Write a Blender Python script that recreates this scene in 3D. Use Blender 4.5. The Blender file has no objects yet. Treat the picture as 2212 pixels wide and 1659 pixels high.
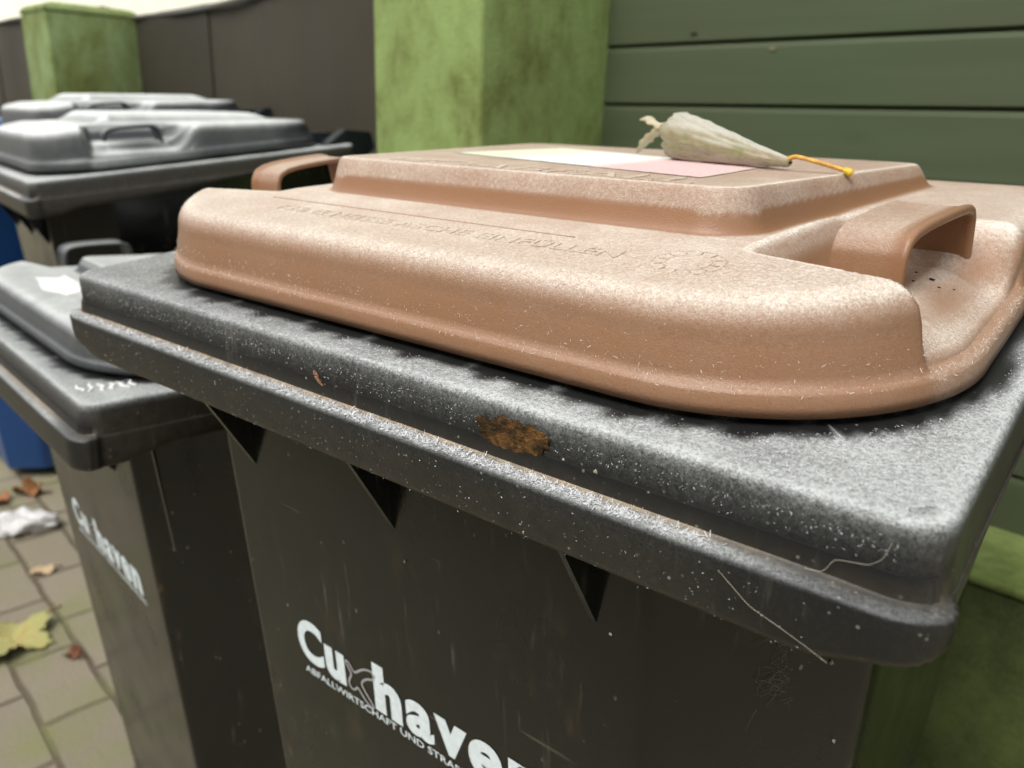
import bpy, math, random
import numpy as np
from mathutils import Matrix, Vector

C = bpy.context.scene.collection
SC = bpy.context.scene
R = math.radians
rng = np.random.default_rng(7)
random.seed(7)

# ------------------------------------------------------------------ camera
CAMZ = 0.975
cd = bpy.data.cameras.new('camera'); cam = bpy.data.objects.new('camera', cd); C.objects.link(cam)
fwd = Vector((-0.65846778, 0.68477104, -0.31226399)).normalized()
right = Vector((0.71371853, 0.69980643, 0.02961124)).normalized()
up = right.cross(fwd).normalized(); right = fwd.cross(up)
M = Matrix.Identity(4)
for i in range(3):
    M[i][0] = right[i]; M[i][1] = up[i]; M[i][2] = -fwd[i]
M[2][3] = CAMZ
cam.matrix_world = M
cd.sensor_width = 36; cd.lens = 1740 / 2212 * 36
cd.clip_start = 0.02; cd.clip_end = 400
cd.dof.use_dof = True; cd.dof.focus_distance = 0.30; cd.dof.aperture_fstop = 11.5
SC.camera = cam

# ------------------------------------------------------------------ light
SUN_EL, SUN_AZ = 52.0, 176.0        # azimuth measured clockwise from +Y
w = bpy.data.worlds.new('World'); SC.world = w; w.use_nodes = True
nt = w.node_tree; bg = nt.nodes['Background']
sky = nt.nodes.new('ShaderNodeTexSky'); sky.sky_type = 'NISHITA'; sky.sun_disc = False
sky.sun_elevation = R(SUN_EL); sky.sun_rotation = R(SUN_AZ)
sky.dust_density = 4.0; sky.air_density = 1.0; sky.ozone_density = 1.0
hs = nt.nodes.new('ShaderNodeHueSaturation'); hs.inputs['Saturation'].default_value = 0.16
nt.links.new(sky.outputs[0], hs.inputs['Color']); nt.links.new(hs.outputs[0], bg.inputs[0])
bg.inputs[1].default_value = 0.15
sl = bpy.data.lights.new('sun', 'SUN'); so = bpy.data.objects.new('sun', sl); C.objects.link(so)
sl.energy = 0.9; sl.angle = R(32); sl.color = (1.0, 0.96, 0.9)
sd = Vector((math.sin(R(SUN_AZ)) * math.cos(R(SUN_EL)), math.cos(R(SUN_AZ)) * math.cos(R(SUN_EL)), math.sin(R(SUN_EL))))
so.rotation_euler = sd.to_track_quat('Z', 'Y').to_euler(); so.location = (0, -3, 5)
SC.view_settings.view_transform = 'Standard'; SC.view_settings.look = 'None'
SC.view_settings.exposure = 0.88; SC.view_settings.gamma = 1.0

# ------------------------------------------------------------------ helpers
def tag(o, label=None, cat=None, group=None, kind=None):
    if label: o['label'] = label
    if cat: o['category'] = cat
    if group: o['group'] = group
    if kind: o['kind'] = kind
    return o

def empty(name, loc, rz, label, cat, group=None):
    o = bpy.data.objects.new(name, None); C.objects.link(o)
    o.location = loc; o.rotation_euler = (0, 0, rz); o.empty_display_size = 0.1
    return tag(o, label, cat, group)

def mesh_obj(name, V, Fs, mat, parent=None, smooth=True, attrs=None, sharp=None):
    me = bpy.data.meshes.new(name)
    V = np.asarray(V, dtype=np.float32)
    if isinstance(Fs, np.ndarray):
        nF, k = Fs.shape
        me.vertices.add(len(V)); me.vertices.foreach_set('co', V.ravel())
        me.loops.add(nF * k); me.loops.foreach_set('vertex_index', Fs.astype(np.int32).ravel())
        me.polygons.add(nF)
        me.polygons.foreach_set('loop_start', np.arange(0, nF * k, k, dtype=np.int32))
        me.polygons.foreach_set('loop_total', np.full(nF, k, dtype=np.int32))
        me.update(calc_edges=True)
    else:
        me.from_pydata([tuple(v) for v in V], [], [tuple(f) for f in Fs]); me.update()
    me.validate()
    me.polygons.foreach_set('use_smooth', np.full(len(me.polygons), smooth, dtype=bool))
    if smooth and sharp: me.set_sharp_from_angle(angle=R(sharp))
    for k_, a in (attrs or {}).items():
        at = me.attributes.new(k_, 'FLOAT', 'POINT'); at.data.foreach_set('value', np.asarray(a, dtype=np.float32))
    if mat: me.materials.append(mat)
    o = bpy.data.objects.new(name, me); C.objects.link(o)
    if parent: o.parent = parent
    return o

def grid_faces(n, m, wrap=False):
    """faces of an n x m vertex grid (row major); wrap closes the m direction"""
    i = np.arange(n - 1)[:, None]; mm = m if wrap else m - 1
    j = np.arange(mm)[None, :]; j2 = (j + 1) % m
    a = i * m + j; b = i * m + j2; c = (i + 1) * m + j2; d = (i + 1) * m + j
    return np.stack([a, b, c, d], -1).reshape(-1, 4)

def smooth01(x, a, b):
    t = np.clip((x - a) / (b - a), 0, 1); return t * t * (3 - 2 * t)

def boxes(name, bl, mat, parent=None, bevel=0.0, seg=2, kind=None):
    V = []; Fs = []
    for (x0, x1, y0, y1, z0, z1) in bl:
        b = len(V)
        V += [(x0, y0, z0), (x1, y0, z0), (x1, y1, z0), (x0, y1, z0), (x0, y0, z1), (x1, y0, z1), (x1, y1, z1), (x0, y1, z1)]
        Fs += [tuple(b + q for q in f) for f in ((0, 3, 2, 1), (4, 5, 6, 7), (0, 1, 5, 4), (1, 2, 6, 5), (2, 3, 7, 6), (3, 0, 4, 7))]
    o = mesh_obj(name, V, Fs, mat, parent, smooth=bevel > 0)
    if bevel > 0:
        md = o.modifiers.new('bevel', 'BEVEL'); md.width = bevel; md.segments = seg; md.limit_method = 'ANGLE'
        md.harden_normals = False
    return o

def tube(pts, rad, n=8, cap=True):
    """returns V, F of a tube through pts (rad scalar or list)"""
    P = np.array(pts, float); k = len(P)
    rad = np.full(k, rad) if np.isscalar(rad) else np.array(rad, float)
    T_ = np.gradient(P, axis=0); T_ /= np.linalg.norm(T_, axis=1)[:, None] + 1e-12
    ref = np.array([0.13, 0.31, 0.94])
    U = np.cross(T_, ref); U /= np.linalg.norm(U, axis=1)[:, None] + 1e-12
    W_ = np.cross(T_, U)
    a = np.linspace(0, 2 * np.pi, n, endpoint=False)
    V = P[:, None, :] + rad[:, None, None] * (np.cos(a)[None, :, None] * U[:, None, :] + np.sin(a)[None, :, None] * W_[:, None, :])
    Fs = [tuple(f) for f in grid_faces(k, n, True)]
    V = V.reshape(-1, 3)
    if cap:
        Fs.append(tuple(range(n))[::-1]); Fs.append(tuple(range((k - 1) * n, k * n)))
    return V, Fs

class MB:
    def __init__(s): s.V = []; s.F = []
    def add(s, V, Fs):
        b = len(s.V); s.V += [tuple(v) for v in V]; s.F += [tuple(b + int(i) for i in f) for f in Fs]
    def obj(s, name, mat, parent=None, smooth=True, sharp=None):
        return mesh_obj(name, s.V, s.F, mat, parent, smooth, sharp=sharp)

# ------------------------------------------------------------------ materials
class NT:
    def __init__(s, name):
        s.m = bpy.data.materials.new(name); s.m.use_nodes = True; s.t = s.m.node_tree
        s.b = s.t.nodes['Principled BSDF']; s._tc = None
    def n(s, typ, **kw):
        nd = s.t.nodes.new(typ)
        for k, v in kw.items():
            if k in nd.inputs: nd.inputs[k].default_value = v
            else: setattr(nd, k, v)
        return nd
    def l(s, a, b): s.t.links.new(a, b)
    def co(s, scale=(1, 1, 1), kind='Object'):
        if s._tc is None: s._tc = s.n('ShaderNodeTexCoord')
        if scale == (1, 1, 1): return s._tc.outputs[kind]
        mp = s.n('ShaderNodeMapping'); mp.inputs['Scale'].default_value = scale
        s.l(s._tc.outputs[kind], mp.inputs[0]); return mp.outputs[0]
    def noise(s, scale, detail=3, rough=0.55, vec=None, lo=0.35, hi=0.65):
        nd = s.n('ShaderNodeTexNoise'); nd.inputs['Scale'].default_value = scale
        nd.inputs['Detail'].default_value = detail; nd.inputs['Roughness'].default_value = rough
        s.l(vec if vec is not None else s.co(), nd.inputs['Vector'])
        return s.map(nd.outputs['Fac'], lo, hi, 0, 1)
    def map(s, v, a, b, c=0.0, d=1.0):
        mr = s.n('ShaderNodeMapRange'); mr.clamp = True
        for i, x in zip((1, 2, 3, 4), (a, b, c, d)):
            if hasattr(x, 'is_linked') or hasattr(x, 'links'): s.l(x, mr.inputs[i])
            else: mr.inputs[i].default_value = x
        s.l(v, mr.inputs[0]); return mr.outputs[0]
    def math(s, op, a, b=0.0, c=None):
        nd = s.n('ShaderNodeMath', operation=op)
        for i, x in enumerate((a, b) if c is None else (a, b, c)):
            if hasattr(x, 'links'): s.l(x, nd.inputs[i])
            else: nd.inputs[i].default_value = x
        return nd.outputs[0]
    def mix(s, fac, a, b):
        nd = s.n('ShaderNodeMix', data_type='RGBA')
        for sock, x in ((nd.inputs[0], fac), (nd.inputs[6], a), (nd.inputs[7], b)):
            if hasattr(x, 'links'): s.l(x, sock)
            else: sock.default_value = x if np.isscalar(x) else (tuple(x) + (1,))[:4]
        return nd.outputs[2]
    def attr(s, name):
        nd = s.n('ShaderNodeAttribute'); nd.attribute_name = name; return nd.outputs['Fac']
    def bump(s, h, strength=0.3, dist=0.001):
        nd = s.n('ShaderNodeBump'); nd.inputs['Strength'].default_value = strength; nd.inputs['Distance'].default_value = dist
        s.l(h, nd.inputs['Height']); s.l(nd.outputs[0], s.b.inputs['Normal']); return nd
    def out(s, color=None, rough=None, spec=None):
        for nm, v in (('Base Color', color), ('Roughness', rough), ('Specular IOR Level', spec)):
            if v is None: continue
            if hasattr(v, 'links'): s.l(v, s.b.inputs[nm])
            else: s.b.inputs[nm].default_value = v if np.isscalar(v) else (tuple(v) + (1,))[:4]
        return s.m

def frosted(name, base, frost, rough=0.38, fine=1500.0, dirt=None, var=0.12, contrast=0.75):
    """plastic under hoarfrost: the 'frost' attribute says how much of it lies where"""
    t = NT(name)
    a = t.attr('frost')
    n1 = t.noise(fine, 2, 0.65, lo=0.25, hi=0.75)
    n1b = t.noise(fine * 0.4, 2, 0.6, lo=0.28, hi=0.72)
    n2 = t.math('ADD', t.math('MULTIPLY', t.noise(38, 3, 0.6, lo=0.3, hi=0.7), 0.55), t.math('MULTIPLY', t.noise(10, 4, 0.6, lo=0.32, hi=0.68), 0.45))
    grain = t.math('ADD', t.math('MULTIPLY', n1, 0.6), t.math('MULTIPLY', n1b, 0.4))
    cover = t.math('ADD', a, t.math('MULTIPLY', t.math('SUBTRACT', n2, 0.5), t.map(a, 0.0, 0.5, 0.05, 0.26)))
    amp = t.map(a, 0.0, 0.6, 0.10, contrast)
    fac = t.map(t.math('ADD', cover, t.math('MULTIPLY', t.math('SUBTRACT', grain, 0.5), amp)), 0, 1)
    fac = t.math('POWER', fac, 1.6)
    n3 = t.noise(9, 4, 0.6)
    b = t.mix(t.math('MULTIPLY', n3, var * 2), base, tuple(c * 0.72 for c in base))
    if dirt:
        dn = t.noise(160, 4, 0.7)
        b = t.mix(t.math('MULTIPLY', t.attr('dirt'), t.map(dn, 0, 1, 0.45, 1.0)), b, dirt)
        sp = t.n('ShaderNodeTexVoronoi'); sp.inputs['Scale'].default_value = 230
        t.l(t.co(), sp.inputs['Vector'])
        speck = t.math('MULTIPLY', t.map(sp.outputs['Distance'], 0.16, 0.08), t.map(t.noise(45, 3), 0.5, 0.9))
        b = t.mix(t.math('MULTIPLY', speck, 0.75), b, (0.32, 0.30, 0.27))
        stk = t.math('MULTIPLY', t.noise(240, 3, 0.6, vec=t.co((1, 1, 0.09)), lo=0.58, hi=0.74), t.noise(26, 3, 0.6, lo=0.5, hi=0.68))
        b = t.mix(t.math('MULTIPLY', stk, 0.4), b, (0.20, 0.18, 0.15))
    col = t.mix(fac, b, frost)
    t.out(col, t.map(fac, 0, 1, rough, 0.75), t.map(fac, 0, 1, 0.45, 0.3))
    hgt = t.math('ADD', t.math('MULTIPLY', fac, 1.0), t.math('MULTIPLY', n1, 0.25))
    t.bump(hgt, 0.45, 0.0008)
    return t.m

def body_plastic(name, base, stain=(0.10, 0.065, 0.03), rough=0.30):
    t = NT(name)
    st = t.noise(26, 5, 0.65, vec=t.co((1, 1, 0.16)), lo=0.54, hi=0.74)
    st2 = t.noise(70, 5, 0.7, vec=t.co((1, 1, 0.4)), lo=0.5, hi=0.75)
    sc = t.n('ShaderNodeTexVoronoi'); sc.inputs['Scale'].default_value = 120
    t.l(t.co((1, 1, 0.6)), sc.inputs['Vector'])
    speck = t.math('MULTIPLY', t.map(sc.outputs['Distance'], 0.13, 0.06), t.map(t.noise(30, 3), 0.62, 0.85))
    c = t.mix(t.math('MULTIPLY', t.math('MULTIPLY', st, st2), 0.85), base, stain)
    c = t.mix(t.math('MULTIPLY', speck, 0.55), c, (0.30, 0.27, 0.22))
    sf = t.math('MULTIPLY', t.noise(150, 3, 0.6, vec=t.co((1, 1, 0.10)), lo=0.58, hi=0.74), t.noise(16, 3, 0.6, lo=0.46, hi=0.66))
    c = t.mix(t.math('MULTIPLY', sf, 0.5), c, (0.14, 0.12, 0.09))
    rot = t.n('ShaderNodeMapping'); rot.inputs['Rotation'].default_value = (0, R(28), 0); rot.inputs['Scale'].default_value = (0.05, 1, 1); t.l(t.co(), rot.inputs[0])
    scr = t.math('MULTIPLY', t.noise(200, 2, 0.5, vec=rot.outputs[0], lo=0.69, hi=0.74), t.noise(22, 2, 0.5, lo=0.52, hi=0.68))
    c = t.mix(t.math('MULTIPLY', scr, 0.5), c, (0.15, 0.12, 0.085))
    t.out(c, t.map(t.math('ADD', t.math('MULTIPLY', st, 0.5), t.noise(12, 4)), 0, 1.4, rough - 0.05, rough + 0.16), 0.6)
    t.bump(t.noise(420, 2), 0.06, 0.0006)
    return t.m

def simple(name, color, rough=0.6, spec=0.4, nscale=None, amp=0.35, bump=0.0):
    t = NT(name)
    if nscale:
        n_ = t.noise(nscale, 4, 0.6)
        c = t.mix(n_, tuple(x * (1 - amp) for x in color), tuple(min(1, x * (1 + amp)) for x in color))
        t.out(c, rough, spec)
        if bump: t.bump(n_, bump, 0.002)
    else: t.out(color, rough, spec)
    return t.m

FR_BROWN = (0.74, 0.69, 0.60)
m_lid_brown = frosted('brown_frosted_plastic', (0.262, 0.132, 0.066), FR_BROWN, 0.36)
m_rim = frosted('black_frosted_plastic', (0.0098, 0.0104, 0.0100), (0.47, 0.49, 0.475), 0.40, contrast=0.95, dirt=(0.33, 0.255, 0.165))
m_lid_grey = frosted('grey_frosted_plastic', (0.030, 0.034, 0.036), (0.62, 0.64, 0.62), 0.4, fine=900, contrast=0.35)
m_lid_blue = frosted('blue_frosted_plastic', (0.012, 0.07, 0.24), (0.66, 0.70, 0.76), 0.4)
m_rim_blue = frosted('blue_rim_plastic', (0.010, 0.06, 0.20), (0.66, 0.70, 0.76), 0.4)
m_body = body_plastic('dark_bin_body', (0.0040, 0.0050, 0.0042), rough=0.18)
m_body_blue = body_plastic('blue_bin_body', (0.008, 0.055, 0.19), stain=(0.03, 0.06, 0.07))
m_logo = simple('white_print', (0.72, 0.80, 0.82), 0.5, 0.3, 260, 0.08)
m_logo_line = simple('grey_print', (0.36, 0.35, 0.36), 0.5)
m_rubber = simple('black_rubber', (0.015, 0.015, 0.015), 0.7)
m_dark = simple('dark_hinge_plastic', (0.012, 0.016, 0.018), 0.42, 0.4, 40, 0.3)
m_needle = NT('ice_needles').out((0.66, 0.67, 0.68), 0.4, 0.5)
m_needle_b = NT('ice_needles_warm').out((0.74, 0.68, 0.60), 0.4, 0.5)

# ------------------------------------------------------------------ wheelie bins
CA = SA = 0.0
def set_tilt(deg):
    global CA, SA
    CA, SA = math.cos(R(deg)), math.sin(R(deg))
set_tilt(6.0)
PW = 0.0085                   # width of the platform's sloping edge
ZS = 1.0                      # how high this bin's lid stands
def rim2up(P):
    """rim frame (x across, y back along the sloping rim, z off the rim) -> upright frame, origin at the rim's front right corner"""
    P = np.asarray(P, float); x, y, z = P[..., 0], P[..., 1], P[..., 2]
    return np.stack([x, y * CA - z * SA, y * SA + z * CA], -1)

def smin(a, b, k):
    h = np.clip(0.5 + 0.5 * (b - a) / k, 0, 1); return b * (1 - h) + a * h - k * h * (1 - h)

W0, D0 = 0.48, 0.475          # rim width and depth
LX0, LX1, LY0, LY1 = -0.4655, -0.0145, 0.0215, 0.372
def lid_outline(n):
    """closed outline of the lid, counter-clockwise seen from above, starting at the middle of the front"""
    pts = []
    a, b, rb = 0.095, 0.091, 0.035
    k = 60
    xs = np.linspace(-0.24, LX1 - a, 120, endpoint=False); pts += [(x, LY0) for x in xs]
    for t in np.linspace(-np.pi / 2, 0, k * 3, endpoint=False): pts.append((LX1 - a + a * np.cos(t), LY0 + b + b * np.sin(t)))
    pts += [(LX1, y) for y in np.linspace(LY0 + b, LY1 - rb, 120, endpoint=False)]
    for t in np.linspace(0, np.pi / 2, k, endpoint=False): pts.append((LX1 - rb + rb * np.cos(t), LY1 - rb + rb * np.sin(t)))
    pts += [(x, LY1) for x in np.linspace(LX1 - rb, LX0 + rb, 160, endpoint=False)]
    for t in np.linspace(np.pi / 2, np.pi, k, endpoint=False): pts.append((LX0 + rb + rb * np.cos(t), LY1 - rb + rb * np.sin(t)))
    pts += [(LX0, y) for y in np.linspace(LY1 - rb, LY0 + b, 120, endpoint=False)]
    for t in np.linspace(np.pi, 1.5 * np.pi, k * 3, endpoint=False): pts.append((LX0 + a + a * np.cos(t), LY0 + b + b * np.sin(t)))
    pts += [(x, LY0) for x in np.linspace(LX0 + a, -0.24, 120, endpoint=False)]
    P = np.array(pts + [pts[0]])
    s = np.r_[0, np.cumsum(np.linalg.norm(np.diff(P, axis=0), axis=1))]
    u = np.linspace(0, s[-1], n, endpoint=False)
    return np.stack([np.interp(u, s, P[:, 0]), np.interp(u, s, P[:, 1])], -1)

def pocket_mask(x, y):
    xm = -0.24 + np.abs(x + 0.24)               # mirror the right side
    yf = 0.078 + (-0.05 - xm) * 0.2
    return smooth01(xm, -0.098, -0.078) * smooth01(y, yf - 0.001, yf + 0.007) * (1 - smooth01(y, 0.172, 0.212))

def plat_sd(x, y):
    hw = 0.1315 + (y - 0.105) * 0.085
    r = 0.022
    sx = np.abs(x + 0.2365) - hw + r; sy = np.maximum(0.103 - y, y - 0.338) + r
    return np.minimum(np.maximum(sx, sy), 0) + np.hypot(np.maximum(sx, 0), np.maximum(sy, 0)) - r

def lid_top(x, y):
    z = 0.0425 - 0.047 * np.maximum(y - 0.10, 0) - 0.0030 * (1 - smooth01(y, 0.030, 0.085))
    z = z + (0.6 if PW > 0.02 else 1.0) * (0.0188 - 0.030 * np.maximum(y - 0.10, 0)) * (1 - smooth01(plat_sd(x, y), -PW, 0.0015))
    xm = -0.24 + np.abs(x + 0.24)
    z = z - (0.0160 + 0.0095 * smooth01(xm, -0.048, -0.020)) * pocket_mask(x, y)
    return z * ZS

def lid_z(x, y, d):
    d = np.asarray(d, float)
    top = lid_top(x, y)
    zl = 0.003 + 0.0095 * ZS
    lip = 0.003 + np.clip(d / 0.0006, 0, 1) * 0.0075 * ZS + 0.002 * ZS * np.sin(np.clip((d - 0.0006) / 0.0022, 0, 1) * np.pi / 2)
    r = np.minimum(0.0125 * ZS, np.maximum(top - zl, 0.001) * 0.92)
    a = np.clip((d - 0.0028) / 0.0034, 0, 1) ** 0.85
    u = 1 - np.clip((d - 0.0062) / 0.0125, 0, 1)
    return np.where(d < 0.0028, lip, zl + (top - r - zl) * a + r * (1 - u ** 2.1) ** (1 / 2.1))

def build_lid(root, off, n_around, n_in, mat, frost_gain=1.0, brown=False):
    O = lid_outline(n_around)
    T_ = np.roll(O, -1, 0) - np.roll(O, 1, 0); T_ /= np.linalg.norm(T_, axis=1)[:, None]
    Nin = np.stack([-T_[:, 1], T_[:, 0]], -1)
    dsk = np.r_[0, 0.0003, 0.0006, 0.0010, 0.0015, 0.0021, 0.0028, 0.0034, 0.0041, 0.0048, 0.0055, 0.0060, 0.0063, 0.0067, 0.0072, 0.0078, 0.0085, 0.0093, 0.0103, 0.0115, 0.0130, 0.0148, 0.0170, 0.0187, 0.021, 0.024, 0.028, 0.032]
    rings = []
    rings.append((O + Nin * 0.004, np.full(n_around, 0.0), np.full(n_around, 0.004)))     # turned-in underside
    for d in dsk: rings.append((O + Nin * d, np.full(n_around, d), None))
    last = O + Nin * dsk[-1]; cen = np.array([-0.24, 0.215])
    for s in np.linspace(1, 0.01, n_in)[1:]:
        rings.append((cen + (last - cen) * s, np.full(n_around, 0.032 + (1 - s) * 0.15), None))
    P = np.concatenate([np.concatenate([p, (zz if zz is not None else lid_z(p[:, 0], p[:, 1], d))[:, None]], 1) for p, d, zz in rings])
    dd = np.concatenate([d for _, d, _ in rings])
    x, y = P[:, 0], P[:, 1]
    e = 0.0022
    # local convexity of the top: frost grows thickest along raised edges
    h0 = lid_top(x, y)
    lap = -(lid_top(x + e, y) + lid_top(x - e, y) + lid_top(x, y + e) + lid_top(x, y - e) - 4 * h0) / e ** 2
    gx = (lid_z(x + e, y, dd) - lid_z(x - e, y, dd)) / (2 * e); gy = (lid_z(x, y + e, dd) - lid_z(x, y - e, dd)) / (2 * e)
    slope = np.hypot(gx, gy)
    flat = 1 - smooth01(slope, 0.25, 1.0)
    fr = 0.20 + 0.44 * flat
    fr += np.clip(lap * 0.0045, -0.16, 0.22) * (dd > 0.01)
    sk = smooth01(dd, 0.0050, 0.0125)
    fr = fr * sk + 0.09 * (1 - sk)
    fr += 0.10 * np.exp(-((dd - 0.0125) / 0.006) ** 2) + 0.10 * np.exp(-((dd - 0.0020) / 0.0012) ** 2)
    inside = 1 - smooth01(plat_sd(x, y), -0.016, -0.008)
    fr -= (0.15 if brown else -0.05) * inside
    pk = pocket_mask(x, y); xm = -0.24 + np.abs(x + 0.24)
    under = pk * np.exp(-((xm + 0.045) / 0.022) ** 2 - ((y - 0.135) / 0.035) ** 2)
    fr -= 0.40 * under
    fr += 0.22 * pk * smooth01(xm, -0.036, -0.022)
    back = smooth01(y, 0.30, 0.36); fr -= (0.15 if brown else 0.35) * back * (1 - inside)
    fr = np.clip(fr * frost_gain, 0.0, 0.95)
    Fs = grid_faces(len(rings), n_around, True)
    P[:, 1] = 0.02 + (P[:, 1] - 0.02) * LYS
    o = mesh_obj('lid', rim2up(P) + off, Fs, mat, root, attrs={'frost': fr})
    return o

def strap_handle(side, mat, lid, off):
    """bridge handle standing in the pocket on one side of the lid"""
    key = [(0.1135, 0.018), (0.1140, 0.034), (0.1150, 0.0405), (0.1180, 0.0450), (0.1240, 0.0470), (0.135, 0.0480), (0.160, 0.0482), (0.176, 0.0478), (0.1820, 0.0462), (0.1850, 0.0425), (0.1862, 0.036), (0.1885, 0.018)]
    k = np.array(key); t = np.linspace(0, 1, len(k)); tt = np.linspace(0, 1, 64)
    path = np.stack([np.interp(tt, t, k[:, 0]), np.interp(tt, t, k[:, 1])], -1)
    for _ in range(2): path[1:-1] = (path[:-2] + 2 * path[1:-1] + path[2:]) / 4
    tan = np.gradient(path, axis=0); tan /= np.linalg.norm(tan, axis=1)[:, None]
    nor = np.stack([-tan[:, 1], tan[:, 0]], -1)                    # outward (up)
    # strap section: u across (0 inner .. 1 outer), v thickness; bead on the outer edge
    sec = [(0.0, -0.0016), (-0.012, -0.0008), (-0.02, 0.0), (-0.012, 0.0010), (0.0, 0.0016), (0.03, 0.0013), (0.3, 0.0009), (0.7, 0.0009), (0.86, 0.0011), (0.92, 0.0020), (0.97, 0.0022), (1.0, 0.0014), (1.01, 0.0), (1.0, -0.0014), (0.96, -0.0021), (0.90, -0.0018), (0.86, -0.0014), (0.5, -0.0013), (0.1, -0.0014)]
    f = (path[:, 0] - 0.1135) / (0.1885 - 0.1135)
    xin = -0.0735 + 0.007 * f; xout = -0.0465 + 0.0085 * f
    V = []; fr = []
    for i in range(len(path)):
        for (u, v) in sec:
            x = xin[i] + (xout[i] - xin[i]) * u
            if side < 0: x = -0.48 - x - 0.015
            V.append((x, path[i, 0] + nor[i, 0] * v, (path[i, 1] + nor[i, 1] * v) * ZH))
            fr.append((0.36 if v > 0 else 0.0) * max(0, nor[i, 1]) ** 1.5 * (1.0 if u < 0.86 else 0.35) + (0.08 if v > 0 and u < .8 else 0))
    Fs = grid_faces(len(path), len(sec), True)
    if side < 0: Fs = Fs[:, ::-1]
    return mesh_obj('handle', rim2up(np.array(V)) + off, Fs, mat, lid, attrs={'frost': fr})

def rim_outline(n):
    pts = []; r = 0.013
    cs = [(-r, r, -np.pi / 2), (-r, D0 - r, 0), (-W0 + r, D0 - r, np.pi / 2), (-W0 + r, r, np.pi)]
    for (cx_, cy_, a0) in cs:
        for t in np.linspace(a0, a0 + np.pi / 2, 40): pts.append((cx_ + r * np.cos(t), cy_ + r * np.sin(t)))
    P = np.array(pts + [pts[0]]); s = np.r_[0, np.cumsum(np.linalg.norm(np.diff(P, axis=0), axis=1))]
    # denser around the front corners
    u = np.linspace(0, s[-1], n, endpoint=False)
    ex = np.concatenate([np.linspace(0, 0.04, 24), np.linspace(s[-1] - 0.46 - 0.06, s[-1] - 0.42, 40)])
    u = np.unique(np.r_[u, ex % s[-1]])
    return np.stack([np.interp(u, s, P[:, 0]), np.interp(u, s, P[:, 1])], -1)

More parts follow.
